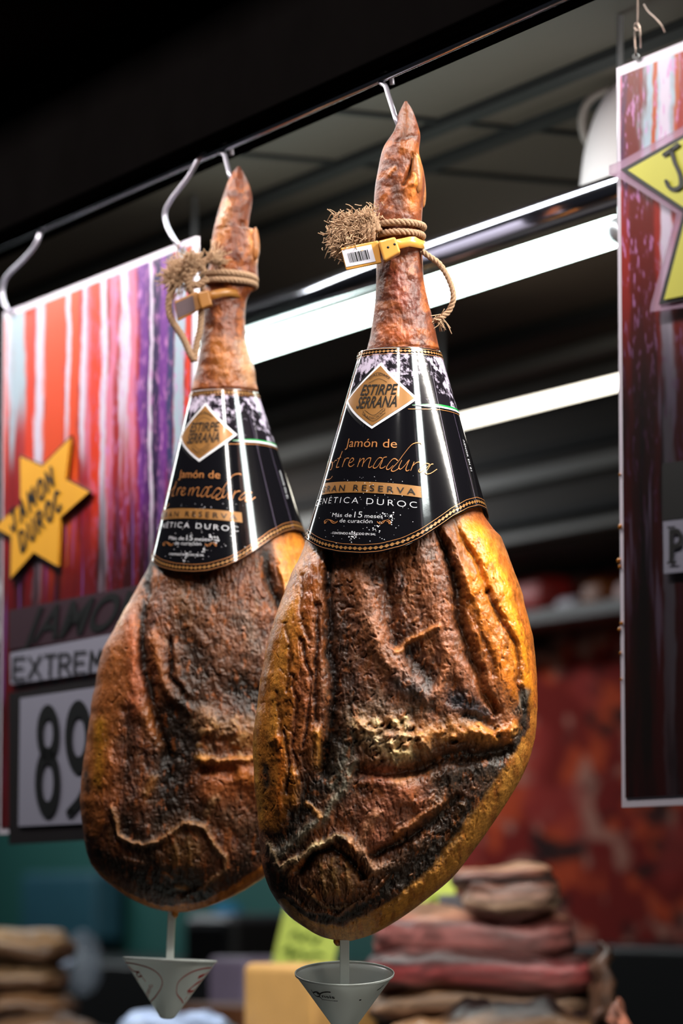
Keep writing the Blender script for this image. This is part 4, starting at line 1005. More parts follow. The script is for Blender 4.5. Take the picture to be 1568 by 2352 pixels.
# marker letters drawn along a rising line
LET = {'J': [[(.1,1),(.9,1)],[(.6,1),(.65,.3),(.45,0),(.1,.05),(0,.3)]], 'A': [[(0,0),(.45,1),(.9,0)],[(.15,.4),(.75,.4)]], 'M': [[(0,0),(.1,1),(.5,.4),(.9,1),(1,0)]],
 'O': [[(.5,1),(.1,.8),(0,.45),(.15,.1),(.5,0),(.85,.1),(1,.5),(.9,.85),(.5,1)]], 'N': [[(0,0),(.05,1)],[(.05,1),(.9,0)],[(.9,0),(.95,1)]], 'D': [[(0,0),(0,1)],[(0,1),(.6,.95),(1,.5),(.6,.05),(0,0)]],
 'U': [[(0,1),(.02,.3),(.4,0),(.85,.2),(.9,1)]], 'R': [[(0,0),(0,1)],[(0,1),(.7,.95),(.85,.72),(.6,.5),(0,.48)],[(.4,.48),(.95,0)]], 'C': [[(.95,.85),(.55,1),(.1,.75),(0,.4),(.2,.08),(.6,0),(.95,.15)]],
 'E': [[(.9,1),(0,1)],[(0,1),(0,0)],[(0,0),(.95,0)],[(0,.5),(.75,.52)]], 'X': [[(0,1),(1,0)],[(.95,1),(0,0)]], 'T': [[(0,1),(1,1)],[(.5,1),(.5,0)]]}
def word(s, org, dx, up, wd, gap):
    out = []; x = 0
    for ch in s:
        for stx in LET.get(ch, []):
            pts = []
            for a, b in stx:
                pts.append((org[0] + dx[0] * (x + a * wd) + up[0] * b, org[1] + dx[1] * (x + a * wd) + up[1] * b))
            if ch in 'NXTEMA' and len(pts) > 2:
                for q in range(len(pts) - 1): out.append([pts[q], pts[q + 1]])
            else: out.append(pts)
        x += wd + gap
    return out
dv = (.67, -.742)
def straight(sl): return sl
sign_strokes('star_words', word('JAMON', (27,1220), dv, (-6,-42), 19, 12), 5.5, .0095, blackink, st)
sign_strokes('star_words', word('DUROC', (49,1266), dv, (-6,-42), 18, 11.5), 5.5, .0095, blackink, st)
# band with italic word, white name card, price card
def line_y(xa, ya, xb, yb): return lambda x: ya + (yb - ya) * (x - xa) / (xb - xa)
sign_poly('dark_band', [(20,1402),(447,1318),(447,1430),(20,1492)], .003, .002, mat('dark_purple_band', (58, 32, 44), .5), p_left)
def fit_text(name, s, x0, x1, y0, y1, h0, h1, m, off, parent, slant=0.0, bold=0.0, space=1.0):
    g, f = text_norm(s, bold, space)
    V_ = []
    for x, y in g:
        xx = x + slant * y * .06; X_ = x0 + (x1 - x0) * xx; b = y0 + (y1 - y0) * xx; h = h0 + (h1 - h0) * xx
        V_.append(SP(X_, b - h * y, off))
    return link(name, V_, f, m, parent, smooth=False)
fit_text('band_word', 'JAMON', 48, 318, 1478, 1432, 74, 78, blackink, .004, p_left, slant=1.8, bold=.02)
whc = mat('dimmed_white_card', (146, 144, 162), .7)  # white card, greyed in its colour for the dim light low on the poster
card = sign_poly('name_card', [(23,1500),(447,1420),(447,1512),(24,1572)], .005, .002, whc, p_left)
sign_strokes('name_card_words', [s for s in word('EXTREMADURA', (30,1560), (1,-.095), (2,-48), 27, 8)], 5, .0065, blackink, card)
card = sign_poly('price_card', [(20,1592),(447,1520),(447,1915),(20,1940)], .003, .002, mat('black_price_frame', (22, 14, 18), .5), p_left)
sign_poly('price_face', [(46,1604),(440,1545),(440,1880),(42,1898)], .005, .002, whc, card)
def ell(cx, cy, rx, ry, a0=0, a1=360, n=28): return [(cx + rx * math.cos(math.radians(a0 + (a1 - a0) * k / n)), cy + ry * math.sin(math.radians(a0 + (a1 - a0) * k / n))) for k in range(n + 1)]
def fat_ring(cx, cy, rx, ry, tx, ty, n=36):
    V_ = []; f = []
    for k in range(n):
        a = 2 * math.pi * k / n; V_ += [(cx + rx * math.cos(a), cy + ry * math.sin(a)), (cx + (rx - tx) * math.cos(a), cy + (ry - ty) * math.sin(a))]
        j = (k + 1) % n; f.append((2 * k, 2 * k + 1, 2 * j + 1, 2 * j))
    return [SP(x, y, .0068) for x, y in V_], f
sg = [fat_ring(110, 1684, 26, 66, 15, 32), fat_ring(109, 1797, 29, 80, 16, 36), fat_ring(180, 1692, 31, 84, 16, 38)]
g, f_ = ribbon([(206,1700),(204,1780),(188,1830),(160,1866)], 18, k=8); sg.append(([SP(x, y, .0068) for x, y in g], f_))
v, f = merge(sg); link('price_digits', v, f, blackink, card, smooth=False)

# right star with its black outline on a clear backing
yel = mat('yellow_star_card', (226, 220, 84), .5, var=.05, bscale=20)
starR = [(1424,390),(1568,309),(1640,200),(1680,320),(1800,330),(1730,430),(1790,540),(1670,560),(1610,680),(1512,700),(1568,486)]
clear = mat('clear_acrylic', (226, 190, 216), .12, alpha=.45)
def inset(pts, w):
    out = []; n = len(pts); A = sum(pts[i][0] * pts[(i + 1) % n][1] - pts[(i + 1) % n][0] * pts[i][1] for i in range(n)); sg = 1 if A > 0 else -1
    def nl(a, b):
        dx, dy = b[0] - a[0], b[1] - a[1]; l = math.hypot(dx, dy); nx, ny = -dy / l * sg, dx / l * sg
        return (a[0] + nx * w, a[1] + ny * w, dx, dy)
    for i in range(n):
        x1, y1, a1, b1 = nl(pts[i - 1], pts[i]); x2, y2, a2, b2 = nl(pts[i], pts[(i + 1) % n]); de = a1 * b2 - b1 * a2
        t = ((x2 - x1) * b2 - (y2 - y1) * a2) / de if abs(de) > 1e-6 else 0
        out.append((x1 + a1 * t, y1 + b1 * t))
    return out
def blowup(pts, k, c): return [(c[0] + (x - c[0]) * k, c[1] + (y - c[1]) * k) for x, y in pts]
cR = (1640, 450)
st = sign_poly('star_card', inset(starR, 9), .012, .002, yel, p_right)
sign_poly('star_outline', blowup(starR, 1.0, cR), .0105, .002, blackink, st)
sign_poly('star_backing', [(1398,402),(1398,380),(1424,370),(1568,290),(1655,160),(1700,310),(1820,320),(1750,430),(1810,550),(1690,580),(1620,700),(1492,716),(1494,700),(1553,490),(1420,408)], .0085, .004, clear, st)
sign_strokes('star_words', [[(1524,355),(1556,332)],[(1540,344),(1548,372),(1560,400),(1562,425),(1550,434),(1536,430),(1529,416)]], 9, .0135, blackink, st)
sign_poly('dark_band', [(1520,1064),(1800,1030),(1800,1160),(1520,1196)], .003, .002, blackink, p_right)
card = sign_poly('name_card', [(1522,1198),(1800,1165),(1800,1290),(1524,1318)], .005, .002, whc, p_right)
fit_text('name_card_words', 'P', 1536, 1566, 1294, 1292, 78, 80, blackink, .0065, card, bold=.01)
sign_strokes('letter_serif', [[(1534,1212),(1548,1211)]], 5, .0065, blackink, card)
sign_strokes('letter_serif', [[(1533,1293),(1551,1292)]], 5, .0065, blackink, card)
# hole and rust drops on the right board's edge
hole = [(1459 + 8 * math.cos(a * .6283), 130 + 8 * math.sin(a * .6283)) for a in range(10)]
sign_poly('grommet_hole', hole, .0028, .001, blackink, p_right)
drip = mat('amber_drip', (200, 120, 30), .2)
for x, y, r in ((1424,1210,5),(1421,1288,5),(1423,1302,4),(1427,1432,4),(1422,1446,4),(1424,1500,3),(1426,1560,2.6),(1423,1090,3)):
    blob('amber_drip', SP(x, y, .001), r * .0004, r * .0004, r * .0005, drip, p_right, 0, 0)

# ------------------------------------------------------------------ hooks and wires
def s_hook(top, pts, n, label, r=.0028):
    v, f = tube_geo(catmull([PN(x, y, n - o) for x, y, o in pts], 8), r, 12)
    o = link('steel_hook', v, f, steel_d); return tag(o, label, 'hook', 'steel hooks on the rail')
s_hook(None, [(462,362,-.006),(466,352,.0),(455,368,.008),(430,410,.01),(392,460,.01),(379,490,.01),(384,520,.01),(400,550,.012),(415,570,.004),(420,574,-.006)], NR, 'bent steel hook at the right end of the left poster')
s_hook(None, [(92,530,-.006),(96,520,.0),(84,558,.008),(58,592,.01),(18,632,.01),(6,660,.01),(8,690,.01),(18,712,.01),(26,716,-.006)], NR, 'bent steel hook at the left end of the left poster')
dr = (2.4535)
def ham_hook(pts, label):
    v, f = tube_geo(catmull([Vector(p) for p in pts], 10), .0026, 12)
    o = link('steel_hook', v, f, steel_d); return tag(o, label, 'hook', 'steel hooks on the rail')
def pr(x, y): return PN(x, y, NR)
for (xt, yt, xb, yb, d, lb, sg) in ((879, 165, 910, 276, DR, 'straight steel hook holding the larger front ham', 1), (512, 330, 528, 402, DL, 'straight steel hook holding the smaller rear ham', 1)):
    a = pr(xt, yt); a.z = 2.4545; e = P(xb, yb, d - .003); e2 = P(xb + 14, yb + 34, d + .002)
    ham_hook([a + NRM * .011 + Vector((0, 0, -.006)), a + NRM * .009 + Vector((0, 0, .003)), a + NRM * .001 + Vector((0, 0, .0052)), a - NRM * .003 + Vector((0, 0, -.004)), a.lerp(e, .2), a.lerp(e, .4), a.lerp(e, .6), a.lerp(e, .8), e, e2], lb)
wire_m = mat('thin_wire', (150, 130, 120), .35, metal=.9)
def wire(pts, label, r=.0007):
    v, f = tube_geo(catmull([PN(x, y, NR - o) for x, y, o in pts], 8), r, 8)
    return tag(link('hanging_wire', v, f, wire_m), label, 'wire')
wire([(1464,-90,0),(1464,-20,.002),(1464,40,.002),(1463,58,.002),(1468,62,.003),(1466,70,.004),(1458,66,.004),(1458,56,.004),(1464,54,.003),(1468,64,.002),(1470,90,.001),(1471,110,-.004)], 'thin rusty wire with a small loop above the right poster hole')
wire([(1463,64,.004),(1458,72,.004),(1457,90,.004),(1459,115,.004),(1459,128,.003)], 'short wire hook through the hole of the right poster')
wire([(1478,10,.0),(1488,26,.002),(1505,42,.002),(1518,58,.001),(1526,74,-.004)], 'loose curved wire behind the top of the right poster', .0006)

# ------------------------------------------------------------------ ropes and tags
jute = mat('jute_rope', (160, 126, 98), .9, bump=.0008, bscale=700, var=.4)
jute_f = mat('jute_fray', (176, 142, 112), .9, var=.35, bscale=90)
def twisted(path, r, m, name, parent, strands=3, pitch=.014):
    pts = [Vector(p) for p in catmull(path, 26)]
    L = [0]
    for a, b in zip(pts[:-1], pts[1:]): L.append(L[-1] + (b - a).length)
    n = max(int(L[-1] / .0011), 12); q = []; j = 0
    for i in range(n + 1):
        s = L[-1] * i / n
        while j < len(L) - 2 and L[j + 1] < s: j += 1
        t = (s - L[j]) / max(L[j + 1] - L[j], 1e-9); q.append(pts[j].lerp(pts[j + 1], t))
    gs = []
    for k in range(strands):
        st = []; u = None
        for i, p in enumerate(q):
            t = (q[min(i + 1, n)] - q[max(i - 1, 0)]).normalized()
            if u is None:
                u = Vector((0, 0, 1)) if abs(t.z) < .9 else Vector((1, 0, 0))
            u = (u - t * u.dot(t)).normalized(); w = t.cross(u)
            a = 2 * math.pi * (k / strands + L[-1] * i / n / pitch)
            st.append(p + (u * math.cos(a) + w * math.sin(a)) * r * .55)
        gs.append(tube_geo(st, r * .56, 8))
    v, f = merge(gs); return link(name, v, f, m, parent)
def tuft(c, dirv, count, ln, rad, parent, seed, r=.0005, name='frayed_end'):
    rn = random.Random(seed); gs = []
    for _ in range(count):
        d = (Vector(dirv).normalized() + Vector((rn.gauss(0, .8), rn.gauss(0, .8), rn.gauss(0, .8)))).normalized()
        p = Vector(c) + Vector((rn.gauss(0, rad), rn.gauss(0, rad), rn.gauss(0, rad)))
        l = ln * rn.uniform(.4, 1.1); b = Vector((rn.gauss(0, .3), rn.gauss(0, .3), rn.gauss(0, .3)))
        gs.append(tube_geo([p, p + d * l * .4, p + d * l * .7 + b * l * .25, p + d * l + b * l * .6], r, 5))
    v, f = merge(gs); o = link(name, v, f, jute_f, parent); o['kind'] = 'stuff'; return o
def ring_path(cx, y, hw, d0, dep, a0, a1, n, dy0=0, dy1=0):
    out = []
    for i in range(n + 1):
        t = i / n; a = math.radians(a0 + (a1 - a0) * t); c = P(cx + hw * math.sin(a), y + dy0 + (dy1 - dy0) * t, d0); c.y = d0 - dep * math.cos(a); out.append(c)
    return out
m1 = MR
rope = thing('jute_rope', tuple(P(916, 530, DR)), 'jute rope knotted around the larger front ham above the yellow tag', 'rope', 'jute ropes tied around the ham shanks')
RRd = .0034
twisted(ring_path(916, 520, 56, DR, .031, -88, 268, 24, 2, 2), RRd, jute, 'rope_turn', rope)
twisted(ring_path(915, 541, 55, DR, .031, -88, 268, 24, 4, 0), RRd, jute, 'rope_turn', rope)
twisted([P(968, 576, DR - .012), P(984, 588, DR - .014), P(1010, 608, DR - .012), P(1032, 645, DR - .01), P(1041, 682, DR - .01), P(1030, 715, DR - .008), P(1008, 732, DR - .01), P(998, 736, DR - .008)], .0029, jute, 'rope_loop', rope)
tuft(P(1008, 733, DR - .008), (-.1, 0, -1), 26, .014, .002, rope, 5)
for bx, by, br, bz in ((846,512,.0075,.008), (824,520,.0085,.009), (802,528,.009,.010), (796,552,.009,.010), (816,548,.008,.009), (786,540,.007,.010)):
    blob('rope_bundle', P(bx, by, DR - .023), br, br * .9, bz, jute, rope, .3, .1)
# the knot: tight wraps, then two frayed bundles
for k, (x, y, rx, ry) in enumerate(((852,528,12,30),(842,531,12,28),(832,533,10,26))):
    ringp = [P(x + rx * .35 * math.sin(a) , y + ry * math.cos(a), DR - .022) + Vector((0, -.011 * math.sin(a), 0)) for a in np.linspace(0, 2 * math.pi, 13)]
    twisted(ringp, .0030, jute, 'rope_knot', rope)
twisted([P(868, 530, DR - .03), P(856, 505, DR - .03), P(838, 494, DR - .03), P(826, 505, DR - .03), P(822, 530, DR - .028), P(815, 520, DR - .028)], .0044, jute, 'rope_knot', rope)
tuft(P(846, 508, DR - .024), (-.5, -.5, 1.2), 420, .0075, .0058, rope, 9)
tuft(P(826, 522, DR - .024), (-.5, -.4, .9), 420, .0075, .0062, rope, 10)
tuft(P(800, 526, DR - .022), (-1.2, -.3, .5), 700, .009, .0075, rope, 11)
tuft(P(790, 548, DR - .022), (-.8, -.3, -1), 640, .009, .0075, rope, 12)
tuft(P(812, 548, DR - .02), (-.6, -.5, -.6), 500, .008, .0075, rope, 13)

rope2 = thing('jute_rope', tuple(P(520, 660, DL)), 'jute rope knotted around the smaller rear ham beside the left poster', 'rope', 'jute ropes tied around the ham shanks')
twisted(ring_path(530, 640, 56, DL, .031, -85, 265, 24, -10, 16), .0036, jute, 'rope_turn', rope2)
twisted(ring_path(528, 656, 58, DL, .031, -85, 265, 24, -8, 8), .0034, jute, 'rope_turn', rope2)
twisted([P(500, 590, DL - .03), P(470, 600, DL - .03), P(440, 630, DL - .03), P(425, 640, DL - .03), P(415, 640, DL - .03)], .0036, jute, 'rope_knot', rope2)
twisted([P(470, 625, DL - .034), P(450, 600, DL - .034), P(430, 612, DL - .034), P(425, 640, DL - .034), P(450, 655, DL - .034), P(475, 640, DL - .034)], .0040, jute, 'rope_knot', rope2)
twisted([P(455, 605, DL - .04), P(440, 625, DL - .04), P(432, 655, DL - .036), P(440, 672, DL - .03)], .0040, jute, 'rope_knot', rope2)
twisted([P(425, 640, DL - .03), P(400, 655, DL - .028), P(388, 690, DL - .026), P(392, 730, DL - .026), P(420, 775, DL - .026), P(438, 815, DL - .026), P(446, 828, DL - .024)], .0038, jute, 'rope_loop', rope2)
twisted([P(446, 828, DL - .024), P(452, 790, DL - .024), P(460, 750, DL - .026), P(462, 700, DL - .028)], .0036, jute, 'rope_loop', rope2)
tuft(P(412, 625, DL - .03), (-.5, -.3, 1), 300, .017, .0035, rope2, 21)
tuft(P(412, 640, DL - .03), (-1, -.1, -.05), 260, .020, .003, rope2, 22)
tuft(P(440, 608, DL - .036), (.0, -.4, 1), 240, .013, .0055, rope2, 23)
tuft(P(490, 600, DL - .03), (.8, -.2, .9), 120, .016, .003, rope2, 24)

tagm = mat('amber_plastic_tag', (214, 152, 70), .35, coat=.3)
tagm2 = mat('brown_plastic_tag', (150, 98, 42), .4)
white_l = mat('white_sticker', (226, 222, 234), .5)
def clip_tag(d0, cs, block, strap, ang, label, tm, dep, barcode=True):
    """plate corners in view order TL TR BR BL"""
    c = P((cs[0][0] + cs[2][0]) / 2, (cs[0][1] + cs[2][1]) / 2, d0)
    root = thing('plastic_tag', tuple(c), label, 'tag', 'plastic clip tags around the ham shanks')
    def slab(name, pts, dd, th, m, parent, bevel=.0012):
        n = len(pts); A = [P(x, y, d0 - dd) for x, y in pts]; B = [P(x, y, d0 - dd) + Vector((0, th, 0)) for x, y in pts]
        f = [tuple(range(n)), tuple(range(n, 2 * n))[::-1]] + [(i, n + i, n + (i + 1) % n, (i + 1) % n) for i in range(n)]
        return link(name, A + B, f, m, parent, smooth=False, bevel=bevel)
    pl = slab('tag_plate', cs, dep, .003, tm, root)
    k = [(cs[0][0] + (cs[1][0] - cs[0][0]) * u + (cs[3][0] - cs[0][0]) * v, cs[0][1] + (cs[1][1] - cs[0][1]) * u + (cs[3][1] - cs[0][1]) * v) for u, v in ((.02, .12), (.80, .12), (.80, .86), (.02, .86))]
    lb = slab('tag_label', k, dep + .0006, .0006, white_l if barcode else mat('worn_sticker', (86, 66, 70), .5), pl, 0)
    if barcode:
        gs = []; rn = random.Random(4); u = .16
        while u < .82:
            w = rn.choice((.018, .03, .05)); q = []
            for uu, vv in ((u, .24), (u + w, .24), (u + w, .80), (u, .80)):
                q.append(P(k[0][0] + (k[1][0] - k[0][0]) * uu + (k[3][0] - k[0][0]) * vv, k[0][1] + (k[1][1] - k[0][1]) * uu + (k[3][1] - k[0][1]) * vv, d0 - dep - .0011))
            gs.append((q, [(0, 1, 2, 3)])); u += w + rn.choice((.02, .03))
        v, f = merge(gs); link('barcode', v, f, blackink, lb, smooth=False)
    bl = slab('clip_block', block, dep + .011, .014, tm, root, .002)
    if barcode:
        for x, y in ((891, 568), (906, 561)):
            v, f = tube_geo([P(x, y, d0 - dep - .0113), P(x, y, d0 - dep - .009)], .0013, 12); link('pin_hole', v, f, blackink, bl)
    # strap round the shank
    V_ = []; Fc = []
    for i, (x, y, h, dd) in enumerate(strap):
        for e in (-1, 1): V_.append(P(x, y + e * h / 2, d0 - dd))
        if i: Fc.append((2 * i - 2, 2 * i - 1, 2 * i + 1, 2 * i))
    link('strap', V_, Fc, tm, root, solid=.002)
    return root
clip_tag(DR, [(781,569),(868,552),(876,604),(795,621)], [(868,553),(907,543),(920,579),(882,600)],
         [(905,563,24,.034),(922,559,22,.034),(940,555,22,.034),(952,556,24,.031),(962,560,20,.026),(970,562,18,.016),(974,562,18,.0),(962,562,18,-.02),(930,562,18,-.03),(890,562,18,-.03),(866,562,18,-.015),(860,566,20,.01),(872,570,24,.032)],
         0, 'yellow plastic tag with a barcode on the larger front ham', tagm, .036)
clip_tag(DL, [(400,692),(452,668),(468,706),(408,738)], [(452,672),(478,665),(488,700),(462,710)],
         [(474,682,22,.034),(496,676,20,.034),(514,672,18,.032),(530,672,16,.028),(552,676,16,.015),(560,678,16,-.0),(540,680,16,-.024),(500,680,16,-.026),(468,684,18,-.008),(462,688,20,.02)],
         0, 'brown plastic tag turned away on the smaller rear ham', tagm2, .036, False)

# ------------------------------------------------------------------ drip cups
cupm = mat('milky_plastic', (226, 232, 230), .22, trans=.0, coat=.2)
_nt = cupm.node_tree; _b = _nt.nodes['Principled BSDF']; _o = _nt.nodes['Material Output']
_t = _nt.nodes.new('ShaderNodeBsdfTranslucent'); _t.inputs[0].default_value = (.85, .88, .86, 1); _mx = _nt.nodes.new('ShaderNodeMixShader'); _mx.inputs[0].default_value = .35
_nt.links.new(_b.outputs[0], _mx.inputs[1]); _nt.links.new(_t.outputs[0], _mx.inputs[2]); _nt.links.new(_mx.outputs[0], _o.inputs['Surface'])
redink = mat('red_print', (190, 36, 24), .4)
def drip_cup(c, R_, H_, tilt_x, tilt_y, tipr, stem_len, stem_r, label, d0, prints):
    root = thing('drip_cup', tuple(c), label, 'cup', 'plastic cups hanging under the hams')
    M = Matrix.Rotation(tilt_y, 3, 'Y') @ Matrix.Rotation(tilt_x, 3, 'X')
    def T(p): return Vector(c) + M @ Vector(p)
    prof = [(R_, 0.0), (R_ * 1.0, -.0015)] + [(R_ + (tipr - R_) * t, -H_ * .93 * t) for t in np.linspace(.03, 1, 14)] + [(tipr * .8, -H_ * .975), (tipr * .45, -H_ * .995), (.0003, -H_)]
    V_ = []; Fc = []; n = 64
    for r_, z_ in prof:
        for k in range(n): a = 2 * math.pi * k / n; V_.append(T((r_ * math.cos(a), r_ * math.sin(a), z_)))
    for i in range(len(prof) - 1):
        for k in range(n): Fc.append((i * n + k, (i + 1) * n + k, (i + 1) * n + (k + 1) % n, i * n + (k + 1) % n))
    cone = link('cup_cone', V_, Fc, cupm, root, solid=.0009)
    v, f = tube_geo([T((R_ * math.cos(a), R_ * math.sin(a), 0)) for a in np.linspace(0, 2 * math.pi, 65)[:-1]], .0007, 8, close=True); link('rim', v, f, cupm, cone)
    def onc(a, t, off=.0009):    # angle (0 = facing the viewer, positive right), t along the slope
        r_ = R_ + (tipr - R_) * t + off; z_ = -H_ * .93 * t
        return T((r_ * math.sin(a), -r_ * math.cos(a), z_))
    # stem: square plastic rod up into the ham
    h = stem_r; pts = [(-h, -h), (h, -h), (h, h), (-h, h)]
    vz = [T((0, 0, -H_ * .8))]; top = Vector(c) + Vector((0, 0, stem_len)); 
    V2 = []
    for base, zz in ((0, -H_ * .75), (1, None)):
        for x, y in pts:
            V2.append(T((x, y, zz)) if zz is not None else T((x, y, stem_len)))
    link('stem', V2, [(0, 1, 2, 3)[::-1], (4, 5, 6, 7)] + [(i, (i + 1) % 4, 4 + (i + 1) % 4, 4 + i) for i in range(4)], cupm, root, smooth=False, bevel=.0008)
    prints(cone, onc)
    return root
def prints_black(cone, onc):
    def em(name, strokes, w):
        gs = []
        for s in strokes:
            g, f = ribbon(s, w, k=6); gs.append(([onc(x, y) for x, y in g], f))
        v, f = merge(gs); return link(name, v, f, blackink, cone, smooth=False)
    def cr(x, y):   # pixels of the close view to cone coordinates
        t = (y - 700 + 0) / 900.0; hw = (1365 - 105) / 2 * (1 - t * 1.0)
        return (math.asin(max(-.99, min(.99, (x - 735) / max(hw, 60)))), t + .0)
    em('cup_logo', [[cr(*p) for p in s] for s in ([(330,850),(350,890),(375,870)],[(440,880),(400,860),(362,880),(360,910),(395,940),(430,930),(440,880),(470,850),(520,832),(560,830)],[(400,880),(415,870),(425,885),(410,895)],[(420,930),(460,960)])], .022)
    g, f = text_norm('nsis', .02, 1.0)
    A = cr(470, 938); B = cr(620, 940)
    link('cup_logo', [onc(A[0] + (B[0] - A[0]) * x, A[1] - y * .055) for x, y in g], f, blackink, cone, smooth=False)
    g, f = text_norm('jamones', .03, 1.0)
    A = cr(462, 982); B = cr(655, 980)
    link('cup_logo', [onc(A[0] + (B[0] - A[0]) * x, A[1] - y * .018) for x, y in g], f, blackink, cone, smooth=False)
    a, t = cr(922, 970)
    link('dark_speck', [onc(a + .035 * math.cos(k), t + .014 * math.sin(k)) for k in np.linspace(0, 6.283, 13)[:-1]], [tuple(range(12))], blackink, cone, smooth=False)
    em('cup_mark', [[cr(1135, 850), cr(1180, 825), cr(1215, 790)]], .018)
def prints_red(cone, onc):
    def cr(x, y):
        t = (y - 190) / 830.0 * 1.0; t = max(0, min(1, t)); hw = 645 * (1 - t) + 95 * t
        return (math.asin(max(-.985, min(.985, (x - 775) / hw))), t)
    def em(name, strokes, w, nib=None):
        gs = []
        for s in strokes:
            g, f = ribbon([cr(*p) for p in s], w, k=8); gs.append(([onc(x, y) for x, y in g], f))
        v, f = merge(gs); return link(name, v, f, redink, cone, smooth=False)
    em('red_ring', [[(175,266),(290,275),(430,300),(540,335),(640,400),(700,490),(705,570),(670,670),(610,780),(545,855)], [(1385,292),(1250,305),(1120,350),(1000,430),(920,520),(895,610),(905,720),(960,840)]], .022)
    em('red_figure', [[(215,320),(260,340),(305,385)],[(235,345),(280,375),(310,390)],[(310,390),(350,395),(390,395)],[(370,400),(355,450),(390,470),(430,450)],[(385,400),(420,450),(480,530)],[(330,470),(380,520)],[(300,450),(350,530),(390,600),(440,690)],[(320,470),(370,545),(400,600)]], .026)
    em('red_figure', [[(1175,450),(1240,410),(1310,360)],[(1180,430),(1240,395)],[(1030,690),(1080,600),(1160,520),(1240,465)],[(1040,660),(1100,640),(1180,560)],[(1030,650),(1110,570),(1200,500)],[(1050,700),(1100,650)],[(990,780),(1020,740)]], .034)
    g, f = text_norm('OHARRIZ', .01, 1.0)
    V_ = []
    for x, y in g:
        X_, Y_ = 590 - 60 * x - 0, 580 + 190 * x; a, t = cr(X_ - y * 0 , Y_); a2, t2 = cr(X_ - 52 * (1 - y), Y_ - 5 * (1 - y)); V_.append(onc(a2, t2))
    link('red_words', V_, f, redink, cone, smooth=False)
k = DR / 8844
drip_cup(P(791, 2235, DR), 113 * k, 158 * k, math.radians(12.6), 0, 10 * k, 84 * k, .0048, 'white drip cup with black print under the larger front ham', DR, prints_black)
k = DL / 8844
drip_cup(P(390, 2203, DL), 107 * k, 136 * k, math.radians(-.6), math.radians(2.3), 20 * k, 112 * k, .0042, 'white drip cup with red rings under the smaller rear ham', DL, prints_red)

# ------------------------------------------------------------------ counter and the goods on it
cm = mat('dark_counter_top', (26, 22, 22), .35)
zc = PN(1100, 2520, 2.45).z
o = wbox('display_counter', SR, SL + 2, 2.15, 3.0, 0, zc, cm, bevel=.01); tag(o, 'dark serving counter under the stacked pork slabs', 'counter')
slab_m = attr_mat('cured_belly', rough=.4, bumps=((.002, 60),), spec=.5)
def belly(x0, x1, y0, y1, n, depth, layers, label, seed, droop=0.0, name='pork_slab', cat='meat', group='slabs of cured belly stacked on the counter', rnd=2.6, mat_=None):
    """cushion-shaped slab; layers are (height fraction, colour) from the bottom up"""
    xc = (x0 + x1) / 2; d_ = PN(xc, y1, n).y; zA = P(xc, y1, d_).z; zB = P(xc, y0, d_).z
    c = P(xc, (y0 + y1) / 2, d_) + Vector((0, depth / 2, 0)); hs = (x1 - x0) / 2 * d_ / 8844; hn = depth / 2; hz = (zB - zA) / 2
    NA_, NB_ = 96, 48; V_ = np.zeros((NA_, NB_, 3)); u = np.linspace(0, 2 * np.pi, NA_, endpoint=False); w = np.linspace(-np.pi / 2, np.pi / 2, NB_)
    U, Wv = np.meshgrid(u, w, indexing='ij')
    def sp(t, e): return np.sign(t) * np.abs(t) ** e
    e1 = 2 / rnd; ew = .32 if rnd > 2.3 else .6
    X = hs * sp(np.cos(Wv), ew) * sp(np.cos(U), .45); Yn = hn * sp(np.cos(Wv), ew) * sp(np.sin(U), .45); Z = hz * sp(np.sin(Wv), .55 if rnd > 2.3 else .9)
    nz = fbm(X * 14 + seed, Yn * 14, seed, 3)
    Z = Z + nz * hz * .55 + droop * hz * (X / hs) ** 2 * -1 + hz * .2 * np.sin(X / hs * 3 + seed)
    X = X + fbm(Z * 40 + seed, Yn * 20, seed + 4, 2) * .012
    D3 = np.array([1.0, 0, 0]); N3 = np.array([0, 1.0, 0])
    pos = np.array(tuple(c)) + X[..., None] * D3 + Yn[..., None] * N3 + Z[..., None] * np.array([0, 0, 1.0])
    frac = np.clip((Z / hz + 1) / 2 + .12 * fbm(X * 22, Z * 30 + seed, seed + 7, 3), 0, 1)
    hs_ = [l[0] for l in layers]; cs_ = np.array([lin(l[1]) for l in layers])
    cc = np.stack([np.interp(frac, hs_, cs_[:, q]) for q in range(3)], -1) * (.8 + .38 * np.sin(frac * 24 + 3 * fbm(X * 18, Z * 10, seed + 17, 3)))[..., None] * (1 + .35 * fbm(X * 60, Z * 90, seed + 9, 3))[..., None]
    i = np.arange(NA_)[:, None]; j = np.arange(NB_ - 1)[None, :]; i2 = (i + 1) % NA_
    fc = np.stack([i * NB_ + j, i2 * NB_ + j, i2 * NB_ + j + 1, i * NB_ + j + 1], -1).reshape(-1, 4)
    o = link(name, pos.reshape(-1, 3), fc, mat_ or slab_m, colors=np.clip(cc.reshape(-1, 3), .003, .9))
    return tag(o, label, cat, group)
RED = (132, 52, 50); DRK = (46, 26, 24); FAT = (176, 142, 116); TAN = (170, 124, 84); PNK = (158, 96, 92)
nb = 2.45
belly(880, 1420, 2325, 2518, nb - .02, .24, [(0, DRK), (.4, (96,62,44)), (.7, TAN), (1, DRK)], 'lowest brown pork slab at the bottom of the stack', 1, .1)
belly(850, 1392, 2268, 2345, nb, .28, [(0, DRK), (.25, (110,72,48)), (.6, FAT), (.85, TAN), (1, DRK)], 'tan-edged pork slab just above the lowest one', 2, .1)
belly(845, 1400, 2185, 2285, nb - .01, .28, [(0, (90,50,44)), (.2, (120,70,64)), (.45, RED), (.62, (150,66,66)), (.8, DRK), (1, (96,50,46))], 'deep red pork slab in the middle of the stack', 3, .15)
